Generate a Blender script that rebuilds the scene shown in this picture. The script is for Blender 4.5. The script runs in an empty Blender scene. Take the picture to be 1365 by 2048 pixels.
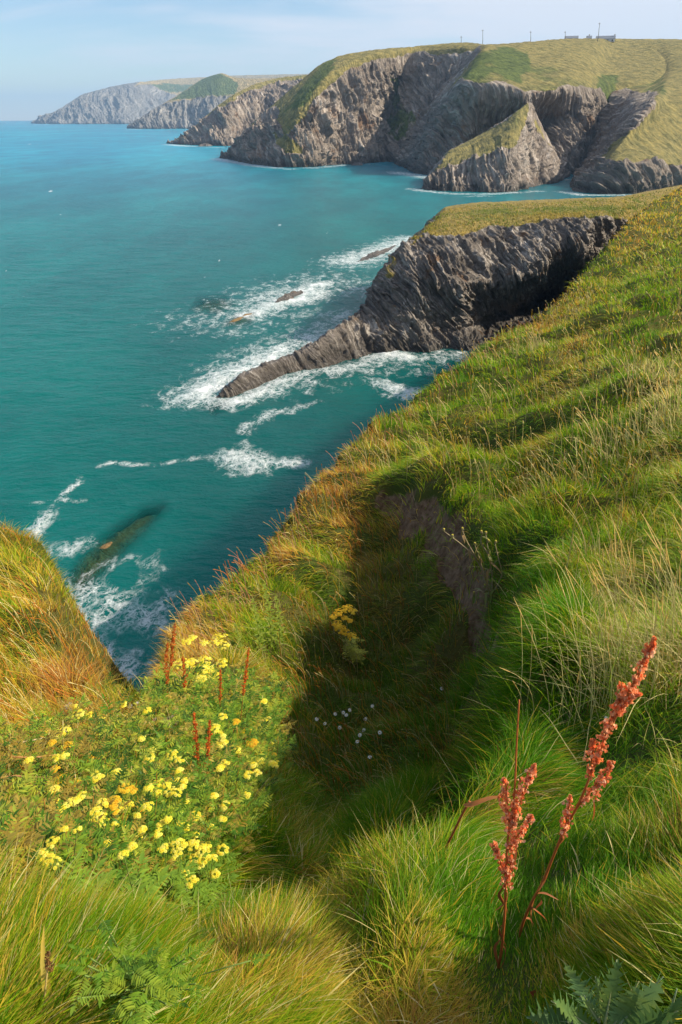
import bpy, math, random
import numpy as np

random.seed(11)
rng = np.random.default_rng(11)
scene = bpy.context.scene
COL = scene.collection
PI = math.pi
R = math.radians

# ------------------------------------------------------------------ camera model
H, F, CX, CY, PITCH = 32.0, 1365.333, 682.5, 1024.0, R(30)
cp_, sp_ = math.cos(PITCH), math.sin(PITCH)
CAM = np.array([0.0, 0.0, H])


def ray(px, py):
    a = (np.asarray(px, float) - CX) / F
    b = (CY - np.asarray(py, float)) / F
    return np.stack([a, cp_ + b * sp_, -sp_ + b * cp_], -1)


def Pz(px, py, z=0.0):
    r = ray(px, py)
    t = (z - H) / r[..., 2]
    return CAM + r * t[..., None]


def Pd(px, py, d):
    r = ray(px, py)
    t = np.asarray(d, float) / np.hypot(r[..., 0], r[..., 1])
    return CAM + r * t[..., None]


def proj(P):
    q = P - CAM
    f = q[..., 1] * cp_ - q[..., 2] * sp_
    u = q[..., 1] * sp_ + q[..., 2] * cp_
    f = np.where(np.abs(f) < 1e-3, 1e-3, f)
    px = CX + F * q[..., 0] / f
    py = CY - F * u / f
    return np.where(f > 0, px, -9999), np.where(f > 0, py, 99999)


# ------------------------------------------------------------------ noise
_perm = np.concatenate([rng.permutation(256)] * 3)
_g = rng.normal(size=(256, 3))
_g /= np.linalg.norm(_g, axis=1)[:, None]


def perlin(x, y, z=0.0):
    x, y, z = np.broadcast_arrays(np.asarray(x, float), np.asarray(y, float), np.asarray(z, float))
    xi, yi, zi = np.floor(x).astype(int), np.floor(y).astype(int), np.floor(z).astype(int)
    xf, yf, zf = x - xi, y - yi, z - zi
    xi &= 255; yi &= 255; zi &= 255
    fd = lambda t: t * t * t * (t * (t * 6 - 15) + 10)
    u, v, w = fd(xf), fd(yf), fd(zf)

    def gr(i, j, k):
        h = _perm[_perm[_perm[xi + i] + yi + j] + zi + k]
        g = _g[h]
        return g[..., 0] * (xf - i) + g[..., 1] * (yf - j) + g[..., 2] * (zf - k)
    l = lambda a, b, t: a + (b - a) * t
    return 1.6 * l(l(l(gr(0, 0, 0), gr(1, 0, 0), u), l(gr(0, 1, 0), gr(1, 1, 0), u), v),
                   l(l(gr(0, 0, 1), gr(1, 0, 1), u), l(gr(0, 1, 1), gr(1, 1, 1), u), v), w)


def fbm(x, y, z=0.0, o=4):
    s, a = 0.0, 1.0
    for k in range(o):
        f = 2.03 ** k
        s = s + a * perlin(x * f + 7.3 * k, y * f + 3.1 * k, np.asarray(z) * f + 1.7 * k)
        a *= 0.5
    return s


def ridged(x, y, z=0.0, o=4):
    s, a = 0.0, 1.0
    for k in range(o):
        f = 2.07 ** k
        s = s + a * (1 - 2 * np.abs(perlin(x * f + 5.3 * k, y * f + 9.1 * k, np.asarray(z) * f + 2.7 * k)))
        a *= 0.5
    return s / 1.9


def sstep(a, b, x):
    t = np.clip((x - a) / (b - a), 0, 1)
    return t * t * (3 - 2 * t)


def seg_dist(x, y, pts):
    """distance from points to a polyline, with the nearest point"""
    best = np.full(x.shape, 1e18); bx = np.zeros(x.shape); by = np.zeros(x.shape); bt = np.zeros(x.shape)
    for k in range(len(pts) - 1):
        ax, ay = pts[k][0], pts[k][1]; dx, dy = pts[k + 1][0] - ax, pts[k + 1][1] - ay
        t = np.clip(((x - ax) * dx + (y - ay) * dy) / (dx * dx + dy * dy + 1e-12), 0, 1)
        qx, qy = ax + t * dx, ay + t * dy
        d = (x - qx) ** 2 + (y - qy) ** 2
        m = d < best
        best = np.where(m, d, best); bx = np.where(m, qx, bx); by = np.where(m, qy, by); bt = np.where(m, k + t, bt)
    return np.sqrt(best), bx, by, bt


def in_poly(x, y, poly):
    c = np.zeros(np.shape(x), bool)
    n = len(poly)
    for i in range(n):
        x0, y0 = poly[i][:2]; x1, y1 = poly[(i + 1) % n][:2]
        if y0 == y1:
            continue
        m = ((y0 > y) != (y1 > y)) & (x < (x1 - x0) * (y - y0) / (y1 - y0) + x0)
        c ^= m
    return c


def soft_poly(x, y, poly, soft):
    """1 inside, 0 outside, with a soft edge"""
    d = seg_dist(x, y, list(poly) + [poly[0]])[0]
    s = np.where(in_poly(x, y, poly), d, -d)
    return sstep(-soft, soft, s)


# ------------------------------------------------------------------ mesh helpers
def make_mesh(name, V, Q=None, T=None, mat=None, parent=None, smooth=True, attrs=None, cols=None, link=True):
    V = np.ascontiguousarray(V, np.float32)
    me = bpy.data.meshes.new(name)
    parts, counts = [], []
    for A, n in ((Q, 4), (T, 3)):
        if A is not None and len(A):
            A = np.asarray(A, np.int32)
            parts.append(A.ravel()); counts.append(np.full(len(A), n, np.int32))
    loops = np.concatenate(parts); cnt = np.concatenate(counts)
    me.vertices.add(len(V)); me.vertices.foreach_set('co', V.ravel())
    me.loops.add(len(loops)); me.loops.foreach_set('vertex_index', loops)
    me.polygons.add(len(cnt))
    st = np.concatenate([[0], np.cumsum(cnt)[:-1]]).astype(np.int32)
    me.polygons.foreach_set('loop_start', st)
    me.polygons.foreach_set('use_smooth', np.full(len(cnt), smooth, bool))
    for k, a in (attrs or {}).items():
        at = me.attributes.new(k, 'FLOAT', 'POINT'); at.data.foreach_set('value', np.ascontiguousarray(a, np.float32).ravel())
    if cols is not None:
        at = me.attributes.new('tint', 'FLOAT_COLOR', 'POINT')
        c4 = np.ones((len(V), 4), np.float32); c4[:, :3] = cols
        at.data.foreach_set('color', c4.ravel())
    me.update(calc_edges=True)
    if mat:
        me.materials.append(mat)
    o = bpy.data.objects.new(name, me)
    COL.objects.link(o)
    if parent is not None:
        o.parent = parent
    return o


def grid_quads(nv, nu, wrap=False):
    i = np.arange(nv - 1)[:, None] * nu + np.arange(nu - 1)[None, :]
    return np.stack([i, i + 1, i + nu + 1, i + nu], -1).reshape(-1, 4)


class MB:
    """collects shapes for one mesh"""

    def __init__(s):
        s.v, s.q, s.t, s.c, s.n = [], [], [], [], 0

    def add(s, V, Q=None, T=None, c=None):
        V = np.asarray(V, float).reshape(-1, 3)
        s.v.append(V)
        if Q is not None and len(Q): s.q.append(np.asarray(Q) + s.n)
        if T is not None and len(T): s.t.append(np.asarray(T) + s.n)
        s.c.append(np.tile(np.asarray(c if c is not None else (1, 1, 1), float), (len(V), 1)) if c is None or np.ndim(c) == 1 else np.asarray(c))
        s.n += len(V)

    def tube(s, pts, rad, n=5, c=None, cap=True):
        pts = np.asarray(pts, float); K = len(pts)
        rad = np.broadcast_to(np.asarray(rad, float), (K,))
        tan = np.gradient(pts, axis=0); tan /= np.linalg.norm(tan, axis=1)[:, None] + 1e-9
        ref = np.array([0.31, 0.87, 0.2]) if abs(tan[0] @ np.array([0.31, 0.87, 0.2])) < .85 else np.array([1., 0, 0])
        a = np.cross(tan, ref); a /= np.linalg.norm(a, axis=1)[:, None] + 1e-9
        b = np.cross(tan, a)
        th = np.arange(n) * 2 * PI / n
        ring = pts[:, None] + rad[:, None, None] * (np.cos(th)[None, :, None] * a[:, None] + np.sin(th)[None, :, None] * b[:, None])
        V = ring.reshape(-1, 3); Q = []
        for k in range(K - 1):
            for j in range(n):
                Q.append((k * n + j, k * n + (j + 1) % n, (k + 1) * n + (j + 1) % n, (k + 1) * n + j))
        T = []
        if cap:
            V = np.vstack([V, pts[:1], pts[-1:]]); e = len(V)
            for j in range(n):
                T.append((e - 2, (j + 1) % n, j)); T.append((e - 1, (K - 1) * n + j, (K - 1) * n + (j + 1) % n))
        s.add(V, Q, T, c)

    def blob(s, p, r, c=None, sq=(1, 1, 1), nu=6, nv=4, jit=.0):
        th = np.linspace(0, PI, nv + 1)[1:-1]; ph = np.arange(nu) * 2 * PI / nu
        V = [(0, 0, 1)] + [(math.sin(t) * math.cos(f), math.sin(t) * math.sin(f), math.cos(t)) for t in th for f in ph] + [(0, 0, -1)]
        V = np.array(V) * np.array(sq) * r
        if jit: V = V * (1 + jit * rng.uniform(-1, 1, (len(V), 1)))
        V = V + np.asarray(p); m = len(th); T = []; Q = []
        for j in range(nu):
            T.append((0, 1 + j, 1 + (j + 1) % nu)); T.append((len(V) - 1, 1 + (m - 1) * nu + (j + 1) % nu, 1 + (m - 1) * nu + j))
            for k in range(m - 1):
                Q.append((1 + k * nu + j, 1 + (k + 1) * nu + j, 1 + (k + 1) * nu + (j + 1) % nu, 1 + k * nu + (j + 1) % nu))
        s.add(V, Q, T, c)

    def leaf(s, p, d, up, L, W, c=None, droop=.3, fold=.15, n=5, lobes=0, curl=0.):
        """a leaf blade with a centre fold, drooping tip and optional lobed edge"""
        d = np.asarray(d, float); d = d / np.linalg.norm(d); up = np.asarray(up, float)
        sd = np.cross(d, up); sd /= np.linalg.norm(sd) + 1e-9; up = np.cross(sd, d)
        V = []
        N = n if not lobes else lobes * 2 + 1
        for k in range(N + 1):
            t = k / N
            w = W * .5 * (math.sin(PI * min(1, t ** .8 * .97 + .03)) ** .8 if t < 1 else 0.02)
            if lobes: w *= (1.0 if k % 2 else .34)
            m = p + d * L * t - up * (droop * L * t * t) + sd * curl * L * math.sin(t * 5)
            adv = d * (L * .5 / N if lobes and k % 2 else 0)
            V += [m + sd * w + up * w * fold + adv, m, m - sd * w + up * w * fold + adv]
        Q = []
        for k in range(N):
            Q += [(3 * k, 3 * k + 1, 3 * k + 4, 3 * k + 3), (3 * k + 1, 3 * k + 2, 3 * k + 5, 3 * k + 4)]
        s.add(np.array(V), Q, None, c)

    def box(s, lo, hi, c=None, rz=0., off=(0, 0, 0)):
        x0, y0, z0 = lo; x1, y1, z1 = hi
        V = np.array([(x0, y0, z0), (x1, y0, z0), (x1, y1, z0), (x0, y1, z0), (x0, y0, z1), (x1, y0, z1), (x1, y1, z1), (x0, y1, z1)], float)
        V = V @ np.array([[math.cos(rz), math.sin(rz), 0], [-math.sin(rz), math.cos(rz), 0], [0, 0, 1]]) + np.asarray(off)
        s.add(V, [(0, 3, 2, 1), (4, 5, 6, 7), (0, 1, 5, 4), (1, 2, 6, 5), (2, 3, 7, 6), (3, 0, 4, 7)], None, c)

    def build(s, name, mat, parent=None, smooth=True, origin=None):
        V = np.vstack(s.v)
        if origin is not None: V = V - np.asarray(origin)
        return make_mesh(name, V, np.vstack(s.q) if s.q else None, np.vstack(s.t) if s.t else None, mat, parent, smooth, cols=np.vstack(s.c))


def empty(name, loc, label, cat, group=None):
    o = bpy.data.objects.new(name, None); COL.objects.link(o)
    o.location = [float(a) for a in loc]; o.empty_display_size = .1
    return tag(o, label, cat, group)


def tag(o, label, cat, group=None):
    o['label'] = label; o['category'] = cat
    if group: o['group'] = group
    return o


def kind(o, k):
    o['kind'] = k
    return o


# ------------------------------------------------------------------ materials
class NT:
    def __init__(s, name):
        s.m = bpy.data.materials.new(name); s.m.use_nodes = True
        s.t = s.m.node_tree; s.t.nodes.clear()
        s.out = s.n('ShaderNodeOutputMaterial')

    def n(s, ty, **kw):
        nd = s.t.nodes.new(ty)
        for k, v in kw.items():
            if k[0] == '_':
                nd.inputs[int(k[1:])].default_value = v
            else:
                setattr(nd, k, v)
        return nd

    def l(s, a, b):
        s.t.links.new(a, b); return b

    def put(s, sock, v):
        if isinstance(v, bpy.types.NodeSocket): s.l(v, sock)
        elif v is not None: sock.default_value = v

    def attr(s, name, color=False):
        nd = s.n('ShaderNodeAttribute', attribute_name=name)
        return nd.outputs['Color' if color else 'Fac']

    def math(s, op, a, b=None, c=None, clamp=False):
        nd = s.n('ShaderNodeMath', operation=op); nd.use_clamp = clamp
        for k, v in enumerate((a, b, c)): s.put(nd.inputs[k], v)
        return nd.outputs[0]

    def mix(s, f, a, b, mode='MIX'):
        nd = s.n('ShaderNodeMix', data_type='RGBA', blend_type=mode)
        s.put(nd.inputs[0], f)
        for k, v in ((6, a), (7, b)):
            s.put(nd.inputs[k], v if isinstance(v, bpy.types.NodeSocket) else (*v, 1))
        return nd.outputs[2]

    def noise(s, vec, scale, detail=4, rough=.55, dist=0., out=0, w=None):
        nd = s.n('ShaderNodeTexNoise'); s.put(nd.inputs['Vector'], vec)
        nd.inputs['Scale'].default_value = scale; nd.inputs['Detail'].default_value = detail
        nd.inputs['Roughness'].default_value = rough; nd.inputs['Distortion'].default_value = dist
        return nd.outputs[out]

    def smooth(s, x, a, b, lo=0., hi=1.):
        nd = s.n('ShaderNodeMapRange', interpolation_type='SMOOTHSTEP')
        s.put(nd.inputs[0], x); nd.inputs[1].default_value = a; nd.inputs[2].default_value = b
        nd.inputs[3].default_value = lo; nd.inputs[4].default_value = hi
        return nd.outputs[0]

    def ramp(s, x, stops):
        nd = s.n('ShaderNodeValToRGB'); s.put(nd.inputs[0], x); e = nd.color_ramp.elements
        while len(e) < len(stops): e.new(.5)
        for k, (p, c) in enumerate(stops):
            e[k].position = p; e[k].color = (*c, 1)
        return nd.outputs[0]

    def mapping(s, vec, scale=(1, 1, 1), rot=(0, 0, 0)):
        nd = s.n('ShaderNodeMapping'); s.put(nd.inputs[0], vec)
        nd.inputs['Scale'].default_value = scale; nd.inputs['Rotation'].default_value = rot
        return nd.outputs[0]

    def obj(s):
        return s.n('ShaderNodeTexCoord').outputs['Object']

    def bump(s, h, strength, dist, normal=None):
        nd = s.n('ShaderNodeBump'); nd.inputs['Strength'].default_value = strength
        nd.inputs['Distance'].default_value = dist; s.put(nd.inputs['Height'], h)
        if normal is not None: s.l(normal, nd.inputs['Normal'])
        return nd.outputs[0]

    def princ(s, color, rough=.6, spec=.3, normal=None, **kw):
        nd = s.n('ShaderNodeBsdfPrincipled')
        s.put(nd.inputs['Base Color'], color if isinstance(color, bpy.types.NodeSocket) else (*color, 1))
        s.put(nd.inputs['Roughness'], rough); s.put(nd.inputs['Specular IOR Level'], spec)
        if normal is not None: s.l(normal, nd.inputs['Normal'])
        for k, v in kw.items(): s.put(nd.inputs[k.replace('_', ' ')], v)
        return nd.outputs[0]

    def done(s, shader):
        s.l(shader, s.out.inputs[0]); return s.m


def leafy(name, color=None, trans=.35, rough=.5, spec=.15, var=0.0):
    """thin plant tissue: diffuse and translucent, tinted per vertex"""
    t = NT(name)
    c = t.attr('tint', True)
    if color is not None: c = t.mix(1., c, color, 'MULTIPLY')
    if var:
        nz = t.noise(t.obj(), var, 3)
        c = t.mix(t.smooth(nz, .35, .7), c, t.mix(1., c, (1.35, 1.1, .7), 'MULTIPLY'))
    a = t.princ(c, rough, spec)
    tr = t.n('ShaderNodeBsdfTranslucent'); t.l(c, tr.inputs[0])
    mx = t.n('ShaderNodeMixShader', _0=trans); t.l(a, mx.inputs[1]); t.l(tr.outputs[0], mx.inputs[2])
    return t.done(mx.outputs[0])


def rock_mat(name, dark, mid, light, bscale, gold, green, rust=.5, bump=1., wetz=3.):
    t = NT(name); o = t.obj()
    st = t.attr('strata'); gr = t.attr('grass'); gn = t.attr('green')
    comb = t.n('ShaderNodeCombineXYZ'); t.l(st, comb.inputs[0])
    sep = t.n('ShaderNodeSeparateXYZ'); t.l(o, sep.inputs[0])
    t.l(t.math('MULTIPLY', sep.outputs[2], .25 * bscale), comb.inputs[1]); t.l(t.math('MULTIPLY', sep.outputs[0], .25 * bscale), comb.inputs[2])
    band = t.noise(comb.outputs[0], 1.6, 7, .7)
    blot = t.noise(o, bscale * .35, 5, .6)
    fine = t.noise(o, bscale * 3, 6, .65)
    v = t.math('ADD', t.math('MULTIPLY', band, .6), t.math('ADD', t.math('MULTIPLY', blot, .25), t.math('MULTIPLY', fine, .25)))
    c = t.ramp(v, [(.43, dark), (.52, mid), (.57, mid), (.67, light)])
    lich = t.math('MULTIPLY', t.smooth(t.noise(o, bscale * .5, 6, .7), .56, .68), rust)
    c = t.mix(lich, c, (.24, .125, .055))
    wet = t.smooth(t.math('ADD', sep.outputs[2], t.math('MULTIPLY', blot, wetz)), wetz * .7, wetz * 1.7, .42, 1.)
    c = t.mix(1., c, wet, 'MULTIPLY')
    edge = t.math('ADD', gr, t.math('MULTIPLY', t.math('SUBTRACT', t.noise(o, bscale * .9, 7, .7), .5), 1.3))
    gf = t.smooth(edge, .42, .58)
    gnz = t.noise(o, bscale * .45, 6, .65)
    gcol = t.mix(t.smooth(t.math('ADD', gn, t.math('MULTIPLY', t.math('SUBTRACT', gnz, .5), 2.2)), .25, .85), gold, green)
    gv = t.noise(o, bscale * 2.2, 7, .75)
    gcol = t.mix(1., gcol, t.ramp(gv, [(.36, (.4, .46, .36)), (.5, (.95, .95, .95)), (.64, (1.5, 1.38, 1.2))]), 'MULTIPLY')
    c = t.mix(gf, c, gcol)
    hgt = t.math('ADD', t.math('MULTIPLY', band, 1.), t.math('MULTIPLY', fine, .6))
    nb = t.bump(hgt, .8 * bump, 1.2 / bscale)
    rough = t.smooth(wet, .4, 1., .45, .85)
    return t.done(t.princ(c, rough, .3, nb))


# ------------------------------------------------------------------ lofts for the coast
def catmull(A, ts):
    K = A.shape[0]; i = np.clip(np.floor(ts).astype(int), 0, K - 2); f = (ts - i)
    f = f.reshape((-1,) + (1,) * (A.ndim - 1))
    p0 = A[np.clip(i - 1, 0, K - 1)]; p1 = A[i]; p2 = A[i + 1]; p3 = A[np.clip(i + 2, 0, K - 1)]
    cr = .5 * (2 * p1 + (p2 - p0) * f + (2 * p0 - 5 * p1 + 4 * p2 - p3) * f * f + (3 * p1 - p0 - 3 * p2 + p3) * f ** 3)
    return .6 * cr + .4 * (p1 + (p2 - p1) * f)


def loft(cols, nu, counts, back=60., under=3., backs=None):
    """columns of (px, py, extra distance) from the waterline upward -> world grid"""
    A = []
    for ci, c in enumerate(cols):
        bk = backs[min(ci, len(backs) - 1)] if backs else back
        b = c[0]
        B = Pz(b[0], b[1], 0.) if len(b) == 2 else Pd(b[0], b[1], b[2])
        d0 = math.hypot(B[0], B[1]); pts = [B - np.array([0, 0, under + B[2]]), B]
        for q in c[1:]:
            pts.append(Pd(q[0], q[1], d0 + q[2]))
        e = pts[-1]; s = math.hypot(e[0], e[1]); u = np.array([e[0] / s, e[1] / s, 0])
        m = e + u * bk * .4; m[2] = e[2] * (.93 if bk > 15 else .6) - (1 if bk > 15 else .1); pts.append(m)
        m = e + u * bk; m[2] = -under; pts.append(m)
        A.append(pts)
    A = np.array(A)                                   # K,R,3
    G = catmull(A, np.linspace(0, len(cols) - 1, nu))  # nu,R,3
    ts = np.concatenate([np.linspace(k, k + 1, n, endpoint=False) for k, n in enumerate(counts)] + [[len(counts)]])
    G = catmull(np.swapaxes(G, 0, 1), ts)              # nv,nu,3
    return G, ts


def normals(G):
    du = np.gradient(G, axis=1); dv = np.gradient(G, axis=0)
    n = np.cross(du, dv); n /= np.linalg.norm(n, axis=-1)[..., None] + 1e-9
    return n


def coast(name, cols, nu, counts, mat, strata_dir, bed, amp, elong, back=60., grass=(), green=(), soft=6., gamp=.25, rowgrass=None, warp=1., ampx=None, seed=0., backs=None, topk=.75):
    G, ts = loft(cols, nu, counts, back, backs=backs)
    N = normals(G)
    px, py = proj(G)
    gm = np.zeros(G.shape[:2]); gn = np.zeros(G.shape[:2])
    if rowgrass is not None:
        gm = np.maximum(gm, sstep(rowgrass - .15, rowgrass + .15, np.broadcast_to(ts[:, None], gm.shape)))
    nz = fbm(G[..., 0] / (bed * 8), G[..., 1] / (bed * 8), G[..., 2] / (bed * 8) + seed, 4)
    jx, jy = nz * soft * 1.5, np.roll(nz, 17, 1) * soft * 1.5
    for p in grass: gm = np.maximum(gm, p[1] * soft_poly(px + jx, py + jy, p[0], soft))
    for p in green: gn = np.maximum(gn, p[1] * soft_poly(px + jx, py + jy, p[0], soft * 1.5))
    a = np.array(strata_dir[0], float); a /= np.linalg.norm(a)
    b = np.array(strata_dir[1], float); b -= a * (a @ b); b /= np.linalg.norm(b); c = np.cross(a, b)
    wx = fbm(G[..., 0] / (bed * 14), G[..., 1] / (bed * 14), G[..., 2] / (bed * 14) + seed, 3)
    s = (G @ a) / bed + warp * 1.5 * wx
    f1 = ridged(s * .5, (G @ b) / (bed * elong), (G @ c) / (bed * elong) + seed, 4)
    f2 = fbm((G @ a) / (bed * 4), (G @ b) / (bed * 9), (G @ c) / (bed * 5) + seed, 4)
    f3 = fbm(s * 1.3, (G @ b) / (bed * 2.), (G @ c) / (bed * 2.) + seed, 3)
    f4 = ridged(s * 1.6, (G @ b) / (bed * elong * .5), (G @ c) / (bed * elong * .5) + seed, 3)
    fs = s * 1.0 + .15 * f3; i1 = np.floor(fs).astype(int)
    h1 = ((i1 * 7919) % 251) / 251.
    i2 = np.floor((G @ b) / (bed * 5) + h1 * 9 + .5 * f3).astype(int); i3 = np.floor(fs / 3.).astype(int)
    h2 = _perm[(_perm[i1 & 255] + i2) & 255] / 255.; h3 = _perm[(_perm[i3 & 255] + np.floor((G @ b) / (bed * 14) + i3 * .37).astype(int)) & 255] / 255.
    disp = amp * (.5 * (f1 - .3) + .42 * f2 + .22 * f3 + .22 * f4 + .5 * (h2 - .5) + .55 * (h3 - .5))
    if ampx is not None: disp = disp * ampx(px)
    k = np.clip(ts - 0.3, 0, 1)[:, None] * (1 - gm * (1 - gamp)) * (1 - topk * sstep(3.0, 4., ts))[:, None]
    kend = np.clip(len(counts) - .6 - ts, 0, 1)[:, None]
    P = G + N * (disp * k * kend)[..., None]
    P[..., 2] += gm * .06 * amp * fbm(G[..., 0] / (bed * 3), G[..., 1] / (bed * 3), seed, 4)
    nv, nu_ = gm.shape
    o = make_mesh(name, P.reshape(-1, 3), grid_quads(nv, nu_), None, mat, attrs=dict(grass=gm, green=gn, strata=s))
    return kind(o, 'structure'), P, gm


ROCK_FAR = rock_mat('cliff_far', (.085, .066, .054), (.31, .255, .21), (.70, .61, .53), .09, (.29, .25, .085), (.11, .15, .03), .75, .9, 5.)
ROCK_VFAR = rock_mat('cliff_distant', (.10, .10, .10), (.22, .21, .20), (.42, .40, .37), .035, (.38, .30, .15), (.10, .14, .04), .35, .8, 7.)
ROCK_MID = rock_mat('cliff_near', (.048, .040, .036), (.25, .215, .185), (.72, .65, .58), .55, (.34, .26, .075), (.17, .19, .03), .85, 1., 2.6)

# farthest headland
A_ = [
    [(62, 246.5), (66, 245.5, 60), (70, 244.5, 90), (73, 244, 160)],
    [(80, 247.5), (82, 243, 60), (86, 238, 120), (92, 234, 220)],
    [(115, 248), (112, 236, 90), (112, 226, 180), (118, 219, 300)],
    [(165, 248), (160, 228, 120), (160, 208, 260), (168, 189, 420)],
    [(210, 248), (206, 226, 140), (210, 200, 330), (225, 174, 560)],
    [(255, 248), (252, 228, 160), (255, 196, 380), (275, 165, 700)],
    [(300, 247.5), (300, 226, 160), (305, 195, 420), (330, 159, 820)],
    [(360, 247), (362, 228, 200), (370, 190, 420), (400, 155, 900)],
    [(440, 247), (445, 225, 200), (450, 190, 420), (480, 151, 1000)],
    [(560, 247), (565, 225, 200), (570, 190, 420), (620, 148, 1000)],
]
coast('headland_far', A_, 420, [2, 30, 50, 50, 4, 4], ROCK_VFAR, ((1, .1, .5), (-.4, .2, 1)), 22, 26, 12, 900,
      grass=[([(270, 172), (300, 168), (345, 190), (395, 190), (420, 200), (640, 200), (640, 140), (300, 150)], 1)],
      green=[([(290, 168), (345, 185), (400, 188), (420, 170), (380, 168)], .9)], soft=3, seed=3.)
# second headland with the green cone
B_ = [
    [(256, 257), (258, 255, 20), (261, 254, 40), (263, 254, 70)],
    [(275, 257.5), (274, 250, 30), (276, 243, 60), (281, 238, 120)],
    [(310, 257.5), (306, 245, 30), (308, 230, 100), (318, 213, 200)],
    [(345, 257.5), (342, 242, 50), (345, 217, 140), (360, 188, 300)],
    [(380, 257.5), (380, 240, 60), (384, 207, 150), (402, 160, 420)],
    [(415, 258), (417, 240, 70), (425, 200, 170), (442, 147, 480)],
    [(450, 258), (455, 238, 70), (462, 197, 190), (474, 156, 480)],
    [(500, 258), (505, 236, 70), (515, 192, 200), (530, 157, 480)],
    [(600, 258), (605, 232, 70), (615, 190, 200), (640, 152, 480)],
]
coast('headland_cone', B_, 380, [2, 30, 45, 45, 4, 4], ROCK_VFAR, ((1, .2, .25), (-.2, .2, 1)), 11, 14, 12, 500,
      grass=[([(258, 250), (300, 222), (335, 208), (360, 206), (400, 196), (430, 196), (470, 190), (620, 190), (640, 130), (440, 130), (380, 160), (300, 212)], 1)],
      green=[([(345, 200), (400, 160), (440, 145), (475, 165), (470, 190), (400, 197)], 1.)], soft=2.5, seed=9.)
# third headland
C_ = [
    [(338, 287), (341, 286, 6), (344, 285, 12), (347, 285, 25)],
    [(362, 289), (360, 281, 12), (363, 275, 25), (370, 270, 45)],
    [(390, 290), (387, 276, 16), (391, 256, 40), (402, 242, 80)],
    [(420, 291), (417, 270, 20), (420, 242, 50), (435, 212, 120)],
    [(450, 292), (447, 262, 26), (452, 225, 65), (472, 187, 160)],
    [(478, 291), (478, 255, 50), (486, 207, 95), (512, 168, 200)],
    [(520, 290), (522, 245, 60), (530, 195, 120), (560, 156, 240)],
    [(570, 290), (574, 240, 60), (580, 190, 120), (600, 151, 250)],
    [(660, 290), (664, 230, 60), (670, 185, 120), (690, 140, 260)],
]
coast('headland_third', C_, 420, [2, 40, 60, 50, 4, 4], ROCK_FAR, ((1, .25, .28), (-.25, .1, 1)), 4.5, 9, 12, 250,
      grass=[([(345, 284), (372, 266), (395, 248), (425, 222), (462, 203), (490, 190), (530, 175), (590, 158), (620, 150), (620, 135), (560, 140), (470, 175), (395, 235)], 1)],
      green=[([(520, 175), (560, 160), (600, 155), (600, 148), (540, 160)], .5)], soft=3.5, seed=15.)
# large cliff, left half
D1_ = [
    [(445, 316), (450, 313, 4), (454, 309, 8), (457, 306, 14), (460, 304, 20)],
    [(470, 321), (471, 305, 8), (472, 292, 16), (477, 281, 30), (482, 276, 42)],
    [(500, 327), (500, 300, 14), (502, 272, 28), (508, 247, 52), (516, 238, 68)],
    [(532, 331), (530, 300, 22), (531, 258, 44), (536, 228, 72), (548, 208, 100)],
    [(560, 334), (565, 300, 8), (565, 258, 28), (572, 212, 64), (592, 170, 120)],
    [(590, 334.5), (592, 290, 6), (595, 242, 18), (606, 192, 50), (640, 130, 130)],
    [(630, 333), (628, 275, 8), (632, 215, 22), (652, 152, 48), (690, 109, 120)],
    [(675, 329), (672, 260, 10), (680, 185, 24), (705, 124, 46), (740, 101, 100)],
    [(716, 328), (714, 250, 20), (722, 170, 34), (748, 113, 52), (780, 97, 95)],
    [(748, 325), (750, 245, 20), (765, 165, 34), (790, 108, 55), (820, 94, 90)],
    [(772, 323), (776, 245, 40), (795, 170, 55), (825, 105, 66), (855, 91, 95)],
    [(802, 325), (808, 245, 20), (830, 170, 40), (865, 101, 62), (890, 88, 90)],
    [(842, 329), (850, 250, 14), (875, 175, 40), (915, 97, 60), (935, 86, 90)],
    [(900, 334), (915, 250, 20), (940, 170, 45), (972, 98, 60), (986, 93, 90)],
]
coast('headland_cliffs', D1_, 640, [2, 70, 80, 60, 24, 4, 4], ROCK_FAR, ((1, .1, .22), (-.2, .1, 1)), 2.2, 6.5, 20, 200,
      grass=[([(455, 312), (475, 278), (500, 252), (535, 222), (560, 215), (556, 245), (566, 262), (572, 280), (590, 262), (604, 240), (625, 202), (655, 168), (700, 135), (760, 115), (860, 106), (1010, 104), (1000, 70), (680, 90), (560, 180), (480, 260)], 1),
             ([(545, 270), (575, 268), (598, 290), (606, 306), (585, 312), (562, 300)], .62),
             ([(778, 150), (800, 160), (806, 205), (836, 235), (840, 280), (800, 282), (770, 270), (776, 220)], .55)],
      green=[([(570, 225), (610, 165), (650, 120), (675, 118), (640, 165), (605, 212)], 1.), ([(740, 130), (850, 130), (860, 300), (740, 300)], .8)],
      soft=4, seed=21., gamp=.2)
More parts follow.
